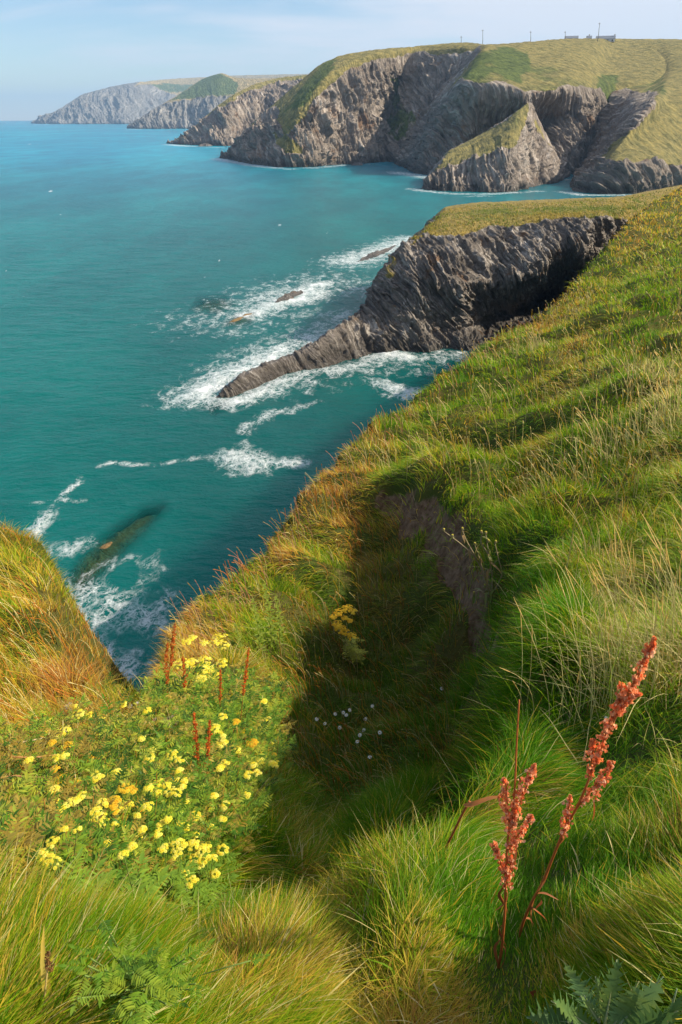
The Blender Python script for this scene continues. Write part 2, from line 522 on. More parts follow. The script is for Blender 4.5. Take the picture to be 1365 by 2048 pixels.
# large cliff, right half with the green brow
D2_ = [
    [(792, 327), (815, 280, 12), (850, 225, 24), (885, 165, 40), (945, 105, 60), (962, 92, 110)],
    [(815, 337), (838, 285, 14), (866, 235, 20), (890, 185, 26), (955, 100, 60), (972, 91, 120)],
    [(830, 346), (852, 298, 8), (880, 240, 10), (903, 183, 12), (965, 100, 60), (985, 90, 130)],
    [(862, 350), (875, 305, 16), (898, 250, 22), (925, 163, 10), (980, 110, 60), (1000, 88, 150)],
    [(910, 352), (920, 305, 16), (940, 250, 18), (965, 166, 8), (1005, 118, 70), (1030, 86, 170)],
    [(960, 353), (965, 305, 22), (985, 250, 24), (1010, 170, 8), (1040, 122, 80), (1065, 83, 190)],
    [(1010, 353), (1018, 300, 22), (1035, 245, 24), (1058, 184, 8), (1085, 125, 90), (1110, 79, 210)],
    [(1060, 352), (1068, 295, 30), (1080, 240, 40), (1098, 180, 10), (1120, 122, 95), (1145, 77, 230)],
    [(1110, 350), (1115, 290, 12), (1122, 235, 26), (1135, 172, 14), (1155, 120, 100), (1180, 77, 240)],
    [(1145, 348), (1152, 290, 8), (1162, 235, 18), (1172, 176, 22), (1185, 122, 110), (1205, 77, 250)],
    [(1163, 345), (1178, 285, 16), (1195, 225, 28), (1206, 170, 42), (1212, 122, 140), (1230, 77, 270)],
    [(1185, 344), (1205, 285, 24), (1222, 225, 40), (1232, 165, 60), (1245, 118, 160), (1265, 78, 290)],
    [(1240, 344), (1262, 285, 24), (1280, 225, 40), (1290, 165, 62), (1310, 118, 160), (1340, 79, 290)],
    [(1330, 344), (1352, 285, 40), (1370, 225, 60), (1380, 165, 90), (1400, 118, 160), (1430, 80, 290)],
]
coast('headland_brow', D2_, 620, [2, 60, 60, 60, 50, 40, 4, 4], ROCK_FAR, ((1, .3, .5), (-.5, .1, 1)), 2.1, 5.4, 20, 300,
      grass=[([(895, 182), (925, 160), (960, 164), (1000, 166), (1050, 182), (1090, 180), (1120, 172), (1165, 175), (1200, 172), (1210, 210), (1195, 285), (1180, 300), (1205, 300), (1230, 220), (1440, 180), (1440, 60), (950, 60), (962, 98), (930, 140)], 1)],
      green=[([(918, 165), (962, 104), (1010, 96), (1056, 100), (1060, 140), (1040, 168), (985, 150)], .95), ([(900, 180), (960, 110), (1130, 140), (1190, 175), (1050, 185)], .42), ([(1190, 320), (1195, 150), (1240, 150), (1215, 320)], .9),
             ([(1050, 150), (1200, 150), (1200, 178), (1050, 185)], .45)],
      soft=4.5, seed=31., gamp=.12)
# sloping pasture on the right with its low cliff
F_ = [
    [(1166, 347), (1190, 290, 20), (1205, 240, 36), (1222, 190, 60), (1240, 130, 170), (1250, 79, 290)],
    [(1160, 352), (1192, 305, 14), (1222, 255, 30), (1255, 200, 50), (1275, 140, 190), (1280, 78, 312)],
    [(1150, 370), (1180, 340, 12), (1222, 290, 20), (1275, 220, 36), (1310, 150, 240), (1310, 78, 377)],
    [(1150, 382), (1196, 342, 10), (1232, 300, 22), (1308, 205, 70), (1340, 145, 250), (1340, 78, 412)],
    [(1190, 387), (1222, 330, 8), (1262, 290, 40), (1335, 205, 110), (1365, 140, 260), (1370, 79, 424)],
    [(1240, 387), (1258, 326, 6), (1300, 285, 50), (1370, 200, 120), (1400, 140, 265), (1405, 80, 424)],
    [(1300, 384), (1310, 328, 6), (1345, 285, 50), (1410, 200, 120), (1440, 140, 265), (1450, 81, 417)],
    [(1365, 378), (1368, 332, 6), (1395, 285, 50), (1460, 200, 120), (1490, 140, 250), (1500, 82, 400)],
    [(1500, 372), (1500, 332, 6), (1520, 285, 50), (1580, 200, 120), (1610, 140, 240), (1620, 83, 385)],
    [(1750, 372), (1750, 332, 6), (1770, 285, 50), (1800, 200, 120), (1810, 140, 240), (1820, 83, 385)],
]
coast('headland_pasture', F_, 460, [2, 60, 60, 50, 40, 30, 4, 4], ROCK_FAR, ((1, .3, .7), (-.6, .1, 1)), 2.4, 5, 16, 300,
      grass=[([(1170, 345), (1205, 322), (1250, 322), (1300, 328), (1420, 338), (1800, 340), (1900, 60), (1230, 60), (1225, 165), (1262, 178), (1316, 186), (1306, 212), (1262, 262), (1226, 300), (1190, 335)], 1)],
      green=[([(1185, 330), (1205, 200), (1235, 120), (1265, 160), (1225, 250)], .8), ([(1240, 170), (1330, 130), (1330, 190), (1290, 180)], .7)],
      soft=4.5, seed=41., gamp=.1)
# pyramid-shaped islet
E_ = [
    [(842, 377), (846, 371, 3), (850, 364, 7), (854, 358, 12)],
    [(858, 380), (860, 366, 5), (863, 350, 12), (868, 338, 22)],
    [(890, 382.5), (888, 362, 8), (890, 334, 18), (897, 305, 40)],
    [(935, 383), (932, 355, 8), (932, 322, 20), (945, 279, 52)],
    [(985, 384.5), (982, 350, 8), (984, 305, 20), (992, 253, 56)],
    [(1025, 383), (1024, 345, 6), (1026, 290, 16), (1034, 224, 50)],
    [(1052, 377), (1050, 340, 10), (1052, 280, 24), (1059, 206, 44)],
    [(1070, 372), (1068, 345, 12), (1070, 285, 26), (1070, 222, 46)],
    [(1092, 368), (1091, 345, 8), (1090, 305, 20), (1088, 262, 40)],
    [(1116, 362), (1115, 350, 8), (1113, 328, 18), (1110, 306, 34)],
    [(1130, 356), (1131, 350, 8), (1130, 345, 14), (1129, 338, 26)],
    [(1137, 352), (1138, 350, 6), (1138, 348, 10), (1138, 346, 16)],
]
coast('islet', E_, 420, [3, 60, 70, 60, 10, 10], ROCK_FAR, ((1, -.2, .35), (-.3, .1, 1)), 2.0, 4.4, 14, 90,
      grass=[([(868, 342), (895, 305), (945, 276), (992, 250), (1034, 220), (1058, 200), (1060, 225), (1046, 262), (1030, 292), (985, 308), (935, 322), (900, 330)], 1),
             ([(1062, 225), (1085, 262), (1105, 300), (1095, 300), (1075, 265)], .6)],
      green=[([(930, 330), (1000, 270), (1040, 220), (1040, 290)], .4)], soft=4, seed=51., gamp=.15)
# near headland with the cave and the long low spit
G_ = [
    [(428, 797), (432, 794, .3), (436, 791, .6), (440, 789, 1), (441, 788, 1.3), (442, 787, 1.8)],
    [(465, 793), (464, 782, .6), (463, 772, 1.2), (464, 765, 1.8), (466, 763, 2.6), (468, 761, 3.4)],
    [(505, 777), (502, 766, .7), (500, 753, 1.5), (502, 745, 2.2), (503, 742, 3), (504, 740, 4)],
    [(570, 748), (570, 740, .6), (570, 728, 1.4), (570, 719, 2.2), (571, 717, 3), (572, 715, 4)],
    [(650, 733), (645, 718, 1), (640, 696, 2), (636, 682, 3), (637, 679, 4), (638, 676, 5.5)],
    [(735, 710), (726, 688, 1.5), (718, 657, 3.5), (712, 632, 5), (713, 628, 6), (714, 624, 8)],
    [(795, 702), (781, 672, 1.5), (762, 622, 4), (746, 586, 7), (747, 579, 8), (750, 573, 10)],
    [(848, 705), (833, 667, 2), (803, 592, 4), (773, 532, 7), (776, 522, 9), (783, 513, 12)],
    [(890, 696), (880, 656, 2.5), (850, 562, 1.8), (826, 484, 7), (836, 476, 10), (848, 463, 16)],
    [(935, 700), (928, 656, 5), (915, 565, 2.6), (902, 467, 9.5), (888, 441, 17), (891, 419, 30)],
    [(985, 690), (985, 635, 14), (990, 562, 4), (1000, 453, 11), (985, 428, 18), (963, 409, 30)],
    [(1040, 692), (1045, 620, 22), (1062, 545, 4), (1075, 447, 12), (1080, 424, 19), (1085, 403, 32)],
    [(1090, 685), (1095, 592, 32), (1115, 515, 6), (1135, 441, 11), (1150, 420, 18), (1170, 399, 34)],
    [(1140, 680), (1146, 585, 32), (1160, 500, 6), (1190, 438, 9), (1215, 418, 18), (1240, 396, 34)],
    [(1190, 625), (1200, 590, 4), (1215, 520, 0), (1240, 436, -2), (1280, 410, 12), (1300, 384, 34)],
    [(1260, 590), (1268, 560, 0), (1290, 500, -4), (1310, 430, -6), (1350, 400, 8), (1385, 368, 40)],
    [(1380, 560), (1385, 540, 0), (1400, 500, -4), (1420, 430, -6), (1450, 400, 8), (1480, 360, 40)],
]
G_o, G_P, G_gm = coast('headland_near', G_, 900, [3, 90, 120, 110, 50, 50, 10, 10], ROCK_MID, ((.8, .15, .62), (-.62, .3, .72)), .62, 1.35, 9, 40,
                       grass=[([(820, 486), (850, 468), (870, 470), (925, 464), (960, 462), (1016, 452), (1060, 446), (1128, 441), (1230, 436), (1360, 470), (1500, 480), (1500, 330), (1250, 370), (880, 395), (870, 440), (835, 470)], 1),
                              ([(760, 545), (775, 520), (790, 508), (800, 520), (780, 560)], .5)],
                       green=[([(900, 440), (960, 415), (1280, 400), (1250, 425), (1100, 432), (950, 440)], .7)], soft=7, seed=61., gamp=.12, warp=.9, ampx=lambda p: .42 + .58 * sstep(520, 780, p), backs=[2.5, 3, 4, 4, 5, 7, 10, 16, 40], topk=.2)

# ------------------------------------------------------------------ foreground land: height field
LIP = [  # cliff edge: px, py, horizontal distance
    (-700, 1000, 15), (-300, 1010, 12), (-120, 1030, 10.5), (-20, 1056, 9.2), (56, 1080, 8.4), (106, 1136, 7.4), (104, 1222, 6.2),
    (92, 1292, 5.4), (122, 1350, 4.5), (200, 1400, 3.9), (300, 1390, 3.85), (338, 1375, 4.1), (348, 1320, 5.0), (362, 1245, 6.4), (440, 1170, 7.8), (510, 1120, 8.8), (555, 1070, 9.9),
    (600, 1005, 11.4), (650, 945, 12.8), (710, 880, 14.6), (780, 832, 16.8), (860, 782, 19.5), (940, 715, 24), (1000, 680, 28), (1060, 645, 32),
    (1125, 595, 39), (1180, 530, 48), (1235, 470, 60), (1290, 415, 78), (1365, 376, 105), (1500, 340, 150), (1700, 330, 190)]
CTRL = [
    (0, 2048, .66), (682, 2048, .66), (1365, 2048, .66), (0, 1880, .86), (400, 1880, .86), (682, 1850, .9), (1000, 1850, .86), (1365, 1850, .84),
    (0, 1815, .99), (250, 1805, 1.02), (480, 1795, 1.06), (700, 1745, 1.13), (820, 1690, 1.25), (1000, 1700, 1.06), (1200, 1700, 1.04), (1365, 1700, 1.03),
    (1000, 1600, 1.38), (1200, 1500, 1.65), (1365, 1500, 1.58), (1100, 1400, 2.3), (1250, 1350, 2.3), (1365, 1300, 2.4),
    (1050, 1300, 3.2), (1050, 1200, 4.5), (1200, 1200, 3.7), (1365, 1100, 4.4), (1000, 1110, 6.3), (1150, 1080, 5.6), (1020, 1020, 8.7), (1200, 980, 7.4), (1365, 900, 8.8),
    (1000, 900, 13), (1150, 850, 12.6), (1250, 780, 14), (1000, 800, 17.5), (1365, 700, 19.5), (1150, 700, 22), (1250, 600, 29), (1365, 520, 43), (1300, 480, 58), (1365, 440, 66),
    (870, 900, 13.8), (800, 940, 12.4), (740, 960, 11.6),
    # near grass lip and right hand lawn edge
    (930, 1580, 1.55), (990, 1480, 2.15), (1012, 1385, 2.85), (1020, 1285, 3.6), (1012, 1195, 4.9), (970, 1080, 7.0), (910, 1010, 8.9), (840, 975, 10.6), (760, 985, 11.0),
    # foot of the bank and shaded bowl
    (765, 1040, 10.7), (845, 1100, 9.0), (900, 1190, 7.3), (935, 1270, 6.1), (955, 1340, 5.1), (860, 1300, 6.5), (920, 1430, 4.3), (880, 1540, 3.1), (790, 1640, 2.35), (700, 1665, 2.45), (600, 1700, 2.1), (800, 1200, 8.0), (700, 1120, 9.2),
    (700, 1250, 7.6), (700, 1400, 5.5), (800, 1400, 5.3), (830, 1500, 4.0), (740, 1480, 4.4), (700, 1560, 3.5), (600, 1500, 3.9), (600, 1630, 2.8), (800, 1560, 3.2), (600, 1350, 5.7), (600, 1200, 7.6), (500, 1250, 6.4), (640, 1050, 10.2), (700, 1000, 11.2),
    # flower shelf and left hummock
    (330, 1650, 1.95), (150, 1650, 1.9), (0, 1650, 1.8), (480, 1620, 2.2), (450, 1500, 3.0), (300, 1500, 2.75), (100, 1550, 2.35), (-100, 1550, 2.2), (450, 1400, 4.0), (330, 1430, 3.4), (200, 1430, 3.3), (520, 1350, 5.0),
    (80, 1450, 3.1), (0, 1460, 3.0), (80, 1400, 3.85), (0, 1400, 3.9), (80, 1250, 5.6), (0, 1150, 7.2), (-100, 1250, 5.6), (-200, 1400, 4.0), (-300, 1200, 6.4), (160, 1340, 4.7),
    (-600, 1700, 1.4), (-500, 2000, .8), (1900, 2000, .8), (1900, 1500, 1.5), (1900, 1000, 5), (1900, 700, 14), (1800, 500, 34),
]


def logpol(x, y):
    d = np.hypot(x, y) + 1e-6
    return np.arctan2(x, y) * 2.2, np.log(d)


_cp = np.array([Pd(a, b, c) for a, b, c in CTRL + LIP])
_extra = []
for px_, py_, d, dr in ((480, 1760, 1.42, 2.75), (600, 1740, 1.45, 2.9), (700, 1700, 1.5, 2.95), (820, 1650, 1.62, 3.0), (900, 1580, 1.9, 3.3), (940, 1480, 2.5, 3.9), (970, 1390, 3.2, 4.4), (985, 1300, 4.2, 4.6), (985, 1210, 5.6, 4.9)):
    q_ = Pd(px_, py_, d); _extra.append((q_[0], q_[1], H - dr))
for az in (70, 110, 150, 180, -150, -110, -75):
    for d, dr in ((.5, 1.58), (1.5, 1.6 if abs(az) > 100 else 1.8), (5, 2.1 if az > 0 or abs(az) > 140 else 3.2), (30, 2.2 if az > 0 else 4), (150, 3)):
        _extra.append((d * math.sin(R(az)), d * math.cos(R(az)), H - dr))
_cp = np.vstack([_cp, np.array(_extra)])
_ax, _ay = logpol(_cp[:, 0], _cp[:, 1])


def _tps(r2):
    return .5 * r2 * np.log(r2 + 1e-9)


_n = len(_cp)
_K = _tps((_ax[:, None] - _ax) ** 2 + (_ay[:, None] - _ay) ** 2) + np.eye(_n) * 3e-4
_Pm = np.stack([np.ones(_n), _ax, _ay], 1)
_M = np.block([[_K, _Pm], [_Pm.T, np.zeros((3, 3))]])
_w = np.linalg.solve(_M, np.concatenate([H - _cp[:, 2], np.zeros(3)]))
LIPW = [tuple(Pd(*p)[:2]) for p in LIP]
_far = LIPW[-1]
LANDPOLY = LIPW + [(400, 200), (400, -300), (-400, -300), (-60, -40)]


def smooth_drop(x, y):
    a, b = logpol(x, y); out = np.empty(a.shape); fa, fb = a.ravel(), b.ravel(); o = out.ravel()
    for k in range(0, fa.size, 40000):
        s = slice(k, k + 40000)
        kk = _tps((fa[s, None] - _ax) ** 2 + (fb[s, None] - _ay) ** 2)
        o[s] = kk @ _w[:_n] + _w[_n] + _w[_n + 1] * fa[s] + _w[_n + 2] * fb[s]
    return o.reshape(a.shape)


def tussock(x, y):
    d = np.hypot(x, y)
    b = .06 * perlin(x / .55, y / .55, 1.3) + .035 * perlin(x / .24, y / .24, 5.1) * sstep(12, 4, d) - .19 * sstep(.45, 1.1, d) * sstep(9, 4.5, d)
    b = b * sstep(.3, 1.2, d) + .27 * perlin(x / 1.1, y / 1.1, 2.) * sstep(3.5, 8, d) + .12 * perlin(x / .6, y / .6, 12.) * sstep(3, 5, d) * sstep(12, 8, d) + .36 * perlin(x / 2.4, y / 2.4, 8.) * sstep(4, 12, d) + .8 * perlin(x / 9, y / 9, 3.) * sstep(16, 50, d)
    return b


def ground_raw(x, y):
    x = np.asarray(x, float); y = np.asarray(y, float)
    d_ = np.hypot(x, y); am = .028 * np.minimum(d_, 20) * sstep(2.6, 4.5, d_)
    xq = x + am * (perlin(x / .9, y / .9, 4.4) + .5 * perlin(x / .35, y / .35, 2.2)); yq = y + am * perlin(x / .9, y / .9, 7.7)
    s, bx, by, _ = seg_dist(xq, yq, LIPW)
    inside = in_poly(xq, yq, LANDPOLY)
    px = np.where(inside, x, bx); py = np.where(inside, y, by)
    z = H - np.clip(smooth_drop(px, py), .3, 12)
    out = np.where(inside, 0, s)
    rough = .5 * fbm(x / 1.5, y / 1.5, z / 2, 3)
    z = z - out * (3.6 + .6 * sstep(0, 2.5, out)) - np.where(out > 0, np.minimum(out, 1) * rough, 0)
    return np.maximum(z, -4), inside, s


def ground(x, y):
    z, i, s = ground_raw(x, y)
    return z + tussock(np.asarray(x, float), np.asarray(y, float)) * sstep(0, .6, np.where(i, s, 0) + .15)


def hit(px, py):
    """where the line of sight meets the land"""
    px = np.atleast_1d(np.asarray(px, float)); py = np.atleast_1d(np.asarray(py, float))
    r = ray(px, py); t = np.full(px.shape, .8); done = np.zeros(px.shape, bool)
    for k in range(420):
        P = CAM + r * t[:, None]
        done |= P[:, 2] < ground(P[:, 0], P[:, 1])
        t = np.where(done, t, t * 1.0125)
        if done.all(): break
    return CAM + r * t[:, None], t


EARTH = [(745, 990), (840, 978), (905, 1010), (945, 1065), (985, 1185), (985, 1300), (955, 1300), (920, 1205), (872, 1120), (815, 1058), (765, 1035)]

ang = np.concatenate([np.linspace(-180, -40, 60, endpoint=False), np.linspace(-40, 40, 620, endpoint=False), np.linspace(40, 180, 60)])
dist = np.exp(np.linspace(math.log(.12), math.log(210), 560))
A2, D2 = np.meshgrid(np.radians(ang), dist)
gx, gy = D2 * np.sin(A2), D2 * np.cos(A2)
gz = ground(gx, gy)
gpx, gpy = proj(np.stack([gx, gy, gz], -1))
earth = soft_poly(gpx + 30 * fbm(gx / .5, gy / .5, 1., 3), gpy + 30 * fbm(gx / .5, gy / .5, 9., 3), EARTH, 16) + soft_poly(gpx, gpy, [(-60, 1425), (60, 1425), (70, 1475), (-60, 1480)], 8)
_, ins, lipd = ground_raw(gx, gy)
earth = np.maximum(earth, np.where(~ins, sstep(.9, 2.4, lipd), 0))
gz = gz - earth * np.where(ins, .12 + .16 * ridged(gx / .5, gy / .5, gz / .5, 3), 0)
t = NT('soil_and_thatch'); o_ = t.obj()
n1 = t.noise(o_, 9, 7, .7); n2 = t.noise(o_, 1.3, 5, .6)
thatch = t.mix(t.smooth(n2, .35, .65), (.05, .075, .012), (.10, .085, .022))
soil = t.ramp(n1, [(.3, (.06, .036, .02)), (.5, (.17, .105, .06)), (.7, (.28, .19, .12))])
c_ = t.mix(t.smooth(t.math('ADD', t.attr('earth'), t.math('MULTIPLY', t.math('SUBTRACT', n1, .5), .5)), .35, .6), thatch, soil)
SOIL = t.done(t.princ(c_, .95, .1, t.bump(n1, .9, .06)))
kind(make_mesh('ground', np.stack([gx, gy, gz], -1).reshape(-1, 3), grid_quads(len(dist), len(ang)), None, SOIL, attrs=dict(earth=earth)), 'structure')

# ------------------------------------------------------------------ grass
GREEN, YG, GOLD, STRAW, RUST = [np.array(c) for c in ((.048, .195, .002), (.23, .37, .006), (.62, .40, .03), (.74, .62, .27), (.46, .16, .025))]
PAL = np.stack([GREEN, YG, GOLD, STRAW, RUST])
ZONES = np.array([
    (700, 1850, .52, .23, .25, 0, 0), (200, 1900, .55, .22, .23, .0, 0), (750, 1960, .22, .28, .43, .02, .05), (1250, 1950, .4, .28, .27, 0, .05), (1200, 1650, .64, .3, .06, 0, 0),
    (1000, 1750, .74, .2, .06, 0, 0), (1300, 1450, .55, .35, .04, .06, 0), (1300, 1200, .3, .35, .1, .25, 0), (1080, 1380, .8, .2, 0, 0, 0), (1130, 1000, .5, .35, .13, .02, 0), (1100, 1150, .75, .2, .05, 0, 0),
    (900, 950, .3, .42, .24, .04, 0), (1000, 980, .38, .45, .15, .02, 0), (1250, 850, .42, .46, .04, .08, 0), (1330, 780, .2, .35, .1, .35, 0), (1000, 760, .48, .44, .06, .02, 0), (1250, 650, .45, .42, .08, .05, 0),
    (1330, 540, .45, .45, .07, .03, 0), (1290, 450, .1, .25, .4, .05, .2), (1350, 400, .05, .1, .3, .05, .5), (1180, 570, .2, .3, .3, .05, .15), (1080, 660, .22, .3, .2, .05, .23), (800, 860, .45, .42, .1, .03, 0), (730, 890, .1, .2, .25, .08, .37),
    (640, 980, .1, .2, .28, .05, .37), (590, 1090, .12, .3, .35, .05, .18), (720, 1080, .3, .2, .25, 0, .25), (480, 1180, .35, .35, .25, .05, 0), (600, 1200, .4, .4, .1, 0, .1), (380, 1260, .05, .15, .38, .1, .32),
    (800, 1350, .7, .12, .08, .02, .08), (700, 1500, .75, .15, .05, .03, .02), (900, 1420, .75, .2, .05, 0, 0), (550, 1640, .6, .22, .1, .03, .05), (400, 1720, .58, .25, .12, 0, .05),
    (60, 1150, .1, .42, .38, .1, 0), (20, 1080, 0, .2, .5, .1, .2), (150, 1350, .0, .08, .35, .05, .52), (50, 1280, .1, .4, .36, .14, 0), (200, 1300, 0, .05, .35, .05, .55), (60, 1400, .1, .2, .35, .05, .3),
    (330, 1550, .6, .35, .05, 0, 0), (300, 1650, .6, .3, .1, 0, 0), (60, 1580, .2, .3, .3, .15, .05), (100, 1700, .4, .3, .2, .05, .05), (420, 1400, .4, .4, .15, .05, 0), (250, 1420, .2, .3, .3, .1, .1)], float)


def zone_mix(px, py):
    w = 1 / (((px[:, None] - ZONES[:, 0]) ** 2 + (py[:, None] - ZONES[:, 1]) ** 2) / 3000 + 1) ** 2.2
    w /= w.sum(1)[:, None]
    return w @ ZONES[:, 2:]


GRASS = leafy('grass_blades', None, .42, .5, .12)


def blades(name, X, Y, L, W, ldir, lean, colr, colt, nseg=4, kindv='stuff', mat=GRASS, lift=1., zbase=None, parent=None):
    """every blade is a tapering strip bent along its lean direction"""
    N = len(X)
    Z = (ground(X, Y) if zbase is None else zbase) - .01
    P0 = np.stack([X, Y, Z], -1)
    ld = np.stack([np.cos(ldir), np.sin(ldir), np.zeros(N)], -1)
    up = np.array([0, 0, 1.])
    # rise then arc over
    P1 = P0 + L[:, None] * (.5 * lift * up * (1 - .35 * lean[:, None]) + .22 * lean[:, None] * ld)
    P2 = P0 + L[:, None] * (up * (.95 * lift - .78 * lean[:, None]) + (.9 * lean[:, None]) * ld)
    ts = np.linspace(0, 1, nseg + 1)
    wa = ldir + PI / 2 + rng.uniform(-1.1, 1.1, N)
    wv = np.stack([np.cos(wa), np.sin(wa), rng.uniform(-.3, .3, N)], -1)
    wig = rng.uniform(-.06, .06, N)
    V, C = [], []
    for t_ in ts:
        c = (1 - t_) ** 2 * P0.T + 2 * t_ * (1 - t_) * P1.T + t_ ** 2 * P2.T
        c = c.T + wv * (L * wig * math.sin(t_ * 4))[:, None]
        w = W * (.5 * (1 - t_) ** .7 + (.04 if t_ < 1 else .02))
        V.append(c - wv * w[:, None]); V.append(c + wv * w[:, None])
        col = colr + (colt - colr) * t_
        C.append(col); C.append(col)
    V = np.stack(V, 1).reshape(-1, 3); C = np.stack(C, 1).reshape(-1, 3)
    b = (np.arange(N) * (2 * (nseg + 1)))[:, None]
    Q = np.concatenate([np.stack([b[:, 0] + 2 * k, b[:, 0] + 2 * k + 1, b[:, 0] + 2 * k + 3, b[:, 0] + 2 * k + 2], -1) for k in range(nseg)])
    o = make_mesh(name, V, Q, None, mat, parent, True, cols=C)
    if kindv: kind(o, kindv)
    return o


def sample_land(n, amin, amax, dmin, dmax, margin=(-170, 1535, 330, 2250)):
    a = rng.uniform(R(amin), R(amax), n); d = np.exp(rng.uniform(math.log(dmin), math.log(dmax), n))
    x, y = d * np.sin(a), d * np.cos(a)
    z, ins_, s = ground_raw(x, y)
    px, py = proj(np.stack([x, y, z], -1))
    ok = (ins_ | (s < np.where((d < 10) & (a < .02), 1.1, .25))) & (px > margin[0]) & (px < margin[1]) & (py > margin[2]) & (py < margin[3])
    x, y, px, py, s = x[ok], y[ok], px[ok], py[ok], np.where(ins_, s, 0)[ok]
    ez = soft_poly(px + 30 * fbm(x / .5, y / .5, 1., 3), py + 30 * fbm(x / .5, y / .5, 9., 3), EARTH, 14) + soft_poly(px, py, [(-60, 1425), (60, 1425), (70, 1475), (-60, 1480)], 8)
    ok = rng.uniform(0, 1, len(x)) > ez * .86
    return x[ok], y[ok], px[ok], py[ok], s[ok]


def grad(fn, x, y, e=.05):
    return (fn(x + e, y) - fn(x - e, y)) / (2 * e), (fn(x, y + e) - fn(x, y - e)) / (2 * e)


SHELF = [(-150, 1470), (200, 1440), (330, 1400), (480, 1330), (560, 1360), (590, 1500), (500, 1660), (420, 1720), (250, 1745), (-150, 1770)]


DOCKFEET = [tuple(hit(a, b)[0][0][:2] * k) for a, b in ((1004, 1900), (1048, 1842), (1030, 1990)) for k in (.93, .8)]


def grow(name, n, amin, amax, dmin, dmax, seed, dens_shelf=.45, lenmul=1., outside=False):
    x, y, px, py, s = sample_land(n, amin, amax, dmin, dmax, *([(-1e9, 1e9, -1e9, 1e9)] if outside else []))
    if outside:
        keep = (px < -165) | (px > 1530) | (py > 2245)
        x, y, px, py, s = [a[keep] for a in (x, y, px, py, s)]
        px = np.where(py > 90000, np.where(x > 0, 1365, 100), np.clip(px, -100, 1500)); py = np.clip(py, 380, 1950)
    ok = rng.uniform(0, 1, len(x)) > soft_poly(px, py, SHELF, 25) * (1 - dens_shelf)
    clump = perlin(x / .33, y / .33, seed) + .6 * perlin(x / .12, y / .12, seed + 4)
    ok &= rng.uniform(-1.2, .5, len(x)) < clump + .35
    x, y, px, py, s, clump = [a[ok] for a in (x, y, px, py, s, clump)]
    N = len(x); d = np.hypot(x, y); sl = np.hypot(d, H - ground(x, y))
    # colours: whole tufts share a colour
    wmix = zone_mix(px + 25 * perlin(x / .6, y / .6, 2), py + 25 * perlin(x / .6, y / .6, 6))
    tuft = .5 + .62 * perlin(x / (.16 + .03 * d), y / (.16 + .03 * d), seed + 11) + .2 * perlin(x / .07, y / .07, seed)
    u = np.clip(tuft * .75 + rng.uniform(-.36, .36, N) + .12, 0, .9999)
    cum = np.cumsum(wmix, 1); idx = np.minimum((u[:, None] > cum).sum(1), 4)
    base = PAL[idx] * .78 + (wmix @ PAL) * .22
    base = base * rng.uniform(.6, 1.4, (N, 1))
    # wind-combed lean field
    gx_, gy_ = grad(tussock, x, y)
    tx, ty = grad(lambda a, b: ground_raw(a, b)[0], x, y, .15)
    near = sstep(3.0, 1.8, d)
    vx = -gx_ * 1.6 - .35 * np.clip(tx, -1, 1) + near * .38 - (1 - near) * .35 + .75 * perlin(x / (.2 + .05 * d), y / (.2 + .05 * d), seed + 20) + .4 * perlin(x / 1.1, y / 1.1, seed + 3)
    vy = -gy_ * 1.6 - .35 * np.clip(ty, -1, 1) - near * .12 - (1 - near) * .15 + .75 * perlin(x / (.2 + .05 * d), y / (.2 + .05 * d), seed + 30) + .4 * perlin(x / 1.1, y / 1.1, seed + 9)
    vx = vx + rng.normal(0, .34, N); vy = vy + rng.normal(0, .34, N)
    ld = np.arctan2(vy, vx); lean = np.clip(.3 + .45 * np.hypot(vx, vy) + rng.uniform(-.2, .2, N), .1, 1.05)
    nr = sstep(3.2, 1.6, d); lean = lean + nr * (np.clip(lean, .72, 1.05) - lean)
    L = (.20 - .095 * nr + .07 * np.clip(clump, -1, 1) + .004 * np.minimum(d, 20)) * rng.uniform(.5, 1.5, N) * lenmul
    for fx, fy in DOCKFEET: L = L * (1 - .4 * np.exp(-((x - fx) ** 2 + (y - fy) ** 2) / .16 ** 2))
    L *= 1 + .6 * sstep(14, 50, d)
    dry = rng.uniform(0, 1, N) < .035 + .02 * nr; base[dry] = PAL[rng.integers(2, 4, dry.sum())] * rng.uniform(.7, 1.1, (dry.sum(), 1)); L[dry] *= 1.25
    tip = base * .7 + .3 * (PAL[np.minimum(idx + 1, 3)] * .6 + base * .6)
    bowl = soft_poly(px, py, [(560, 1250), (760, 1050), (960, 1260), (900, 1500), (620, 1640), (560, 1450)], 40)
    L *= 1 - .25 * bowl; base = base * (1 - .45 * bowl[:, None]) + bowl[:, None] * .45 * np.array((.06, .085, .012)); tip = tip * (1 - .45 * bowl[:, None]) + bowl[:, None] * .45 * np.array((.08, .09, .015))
    L *= 1 - .45 * sstep(.35, .0, s) * sstep(4, 8, d)
    W = np.maximum(.0020, .60 * sl / 682) * rng.uniform(.55, 1.5, N) * np.where(rng.uniform(0, 1, N) < .05 * nr, 2.4, 1.)
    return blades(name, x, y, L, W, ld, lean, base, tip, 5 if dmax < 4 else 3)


grow('grass_sward', 330000, -54, 54, .40, 3.2, 1.5)
grow('grass_hillside', 430000, -38, 38, 2.6, 130, 7.5)
grow('grass_outer_slope', 150000, 26, 130, .35, 40, 3.5, outside=True)
grow('grass_outer_bank', 60000, -130, -30, .35, 12, 5.5, outside=True)

# ------------------------------------------------------------------ tall seeding stalks
STALK = leafy('dry_stalks', None, .25, .5, .2)


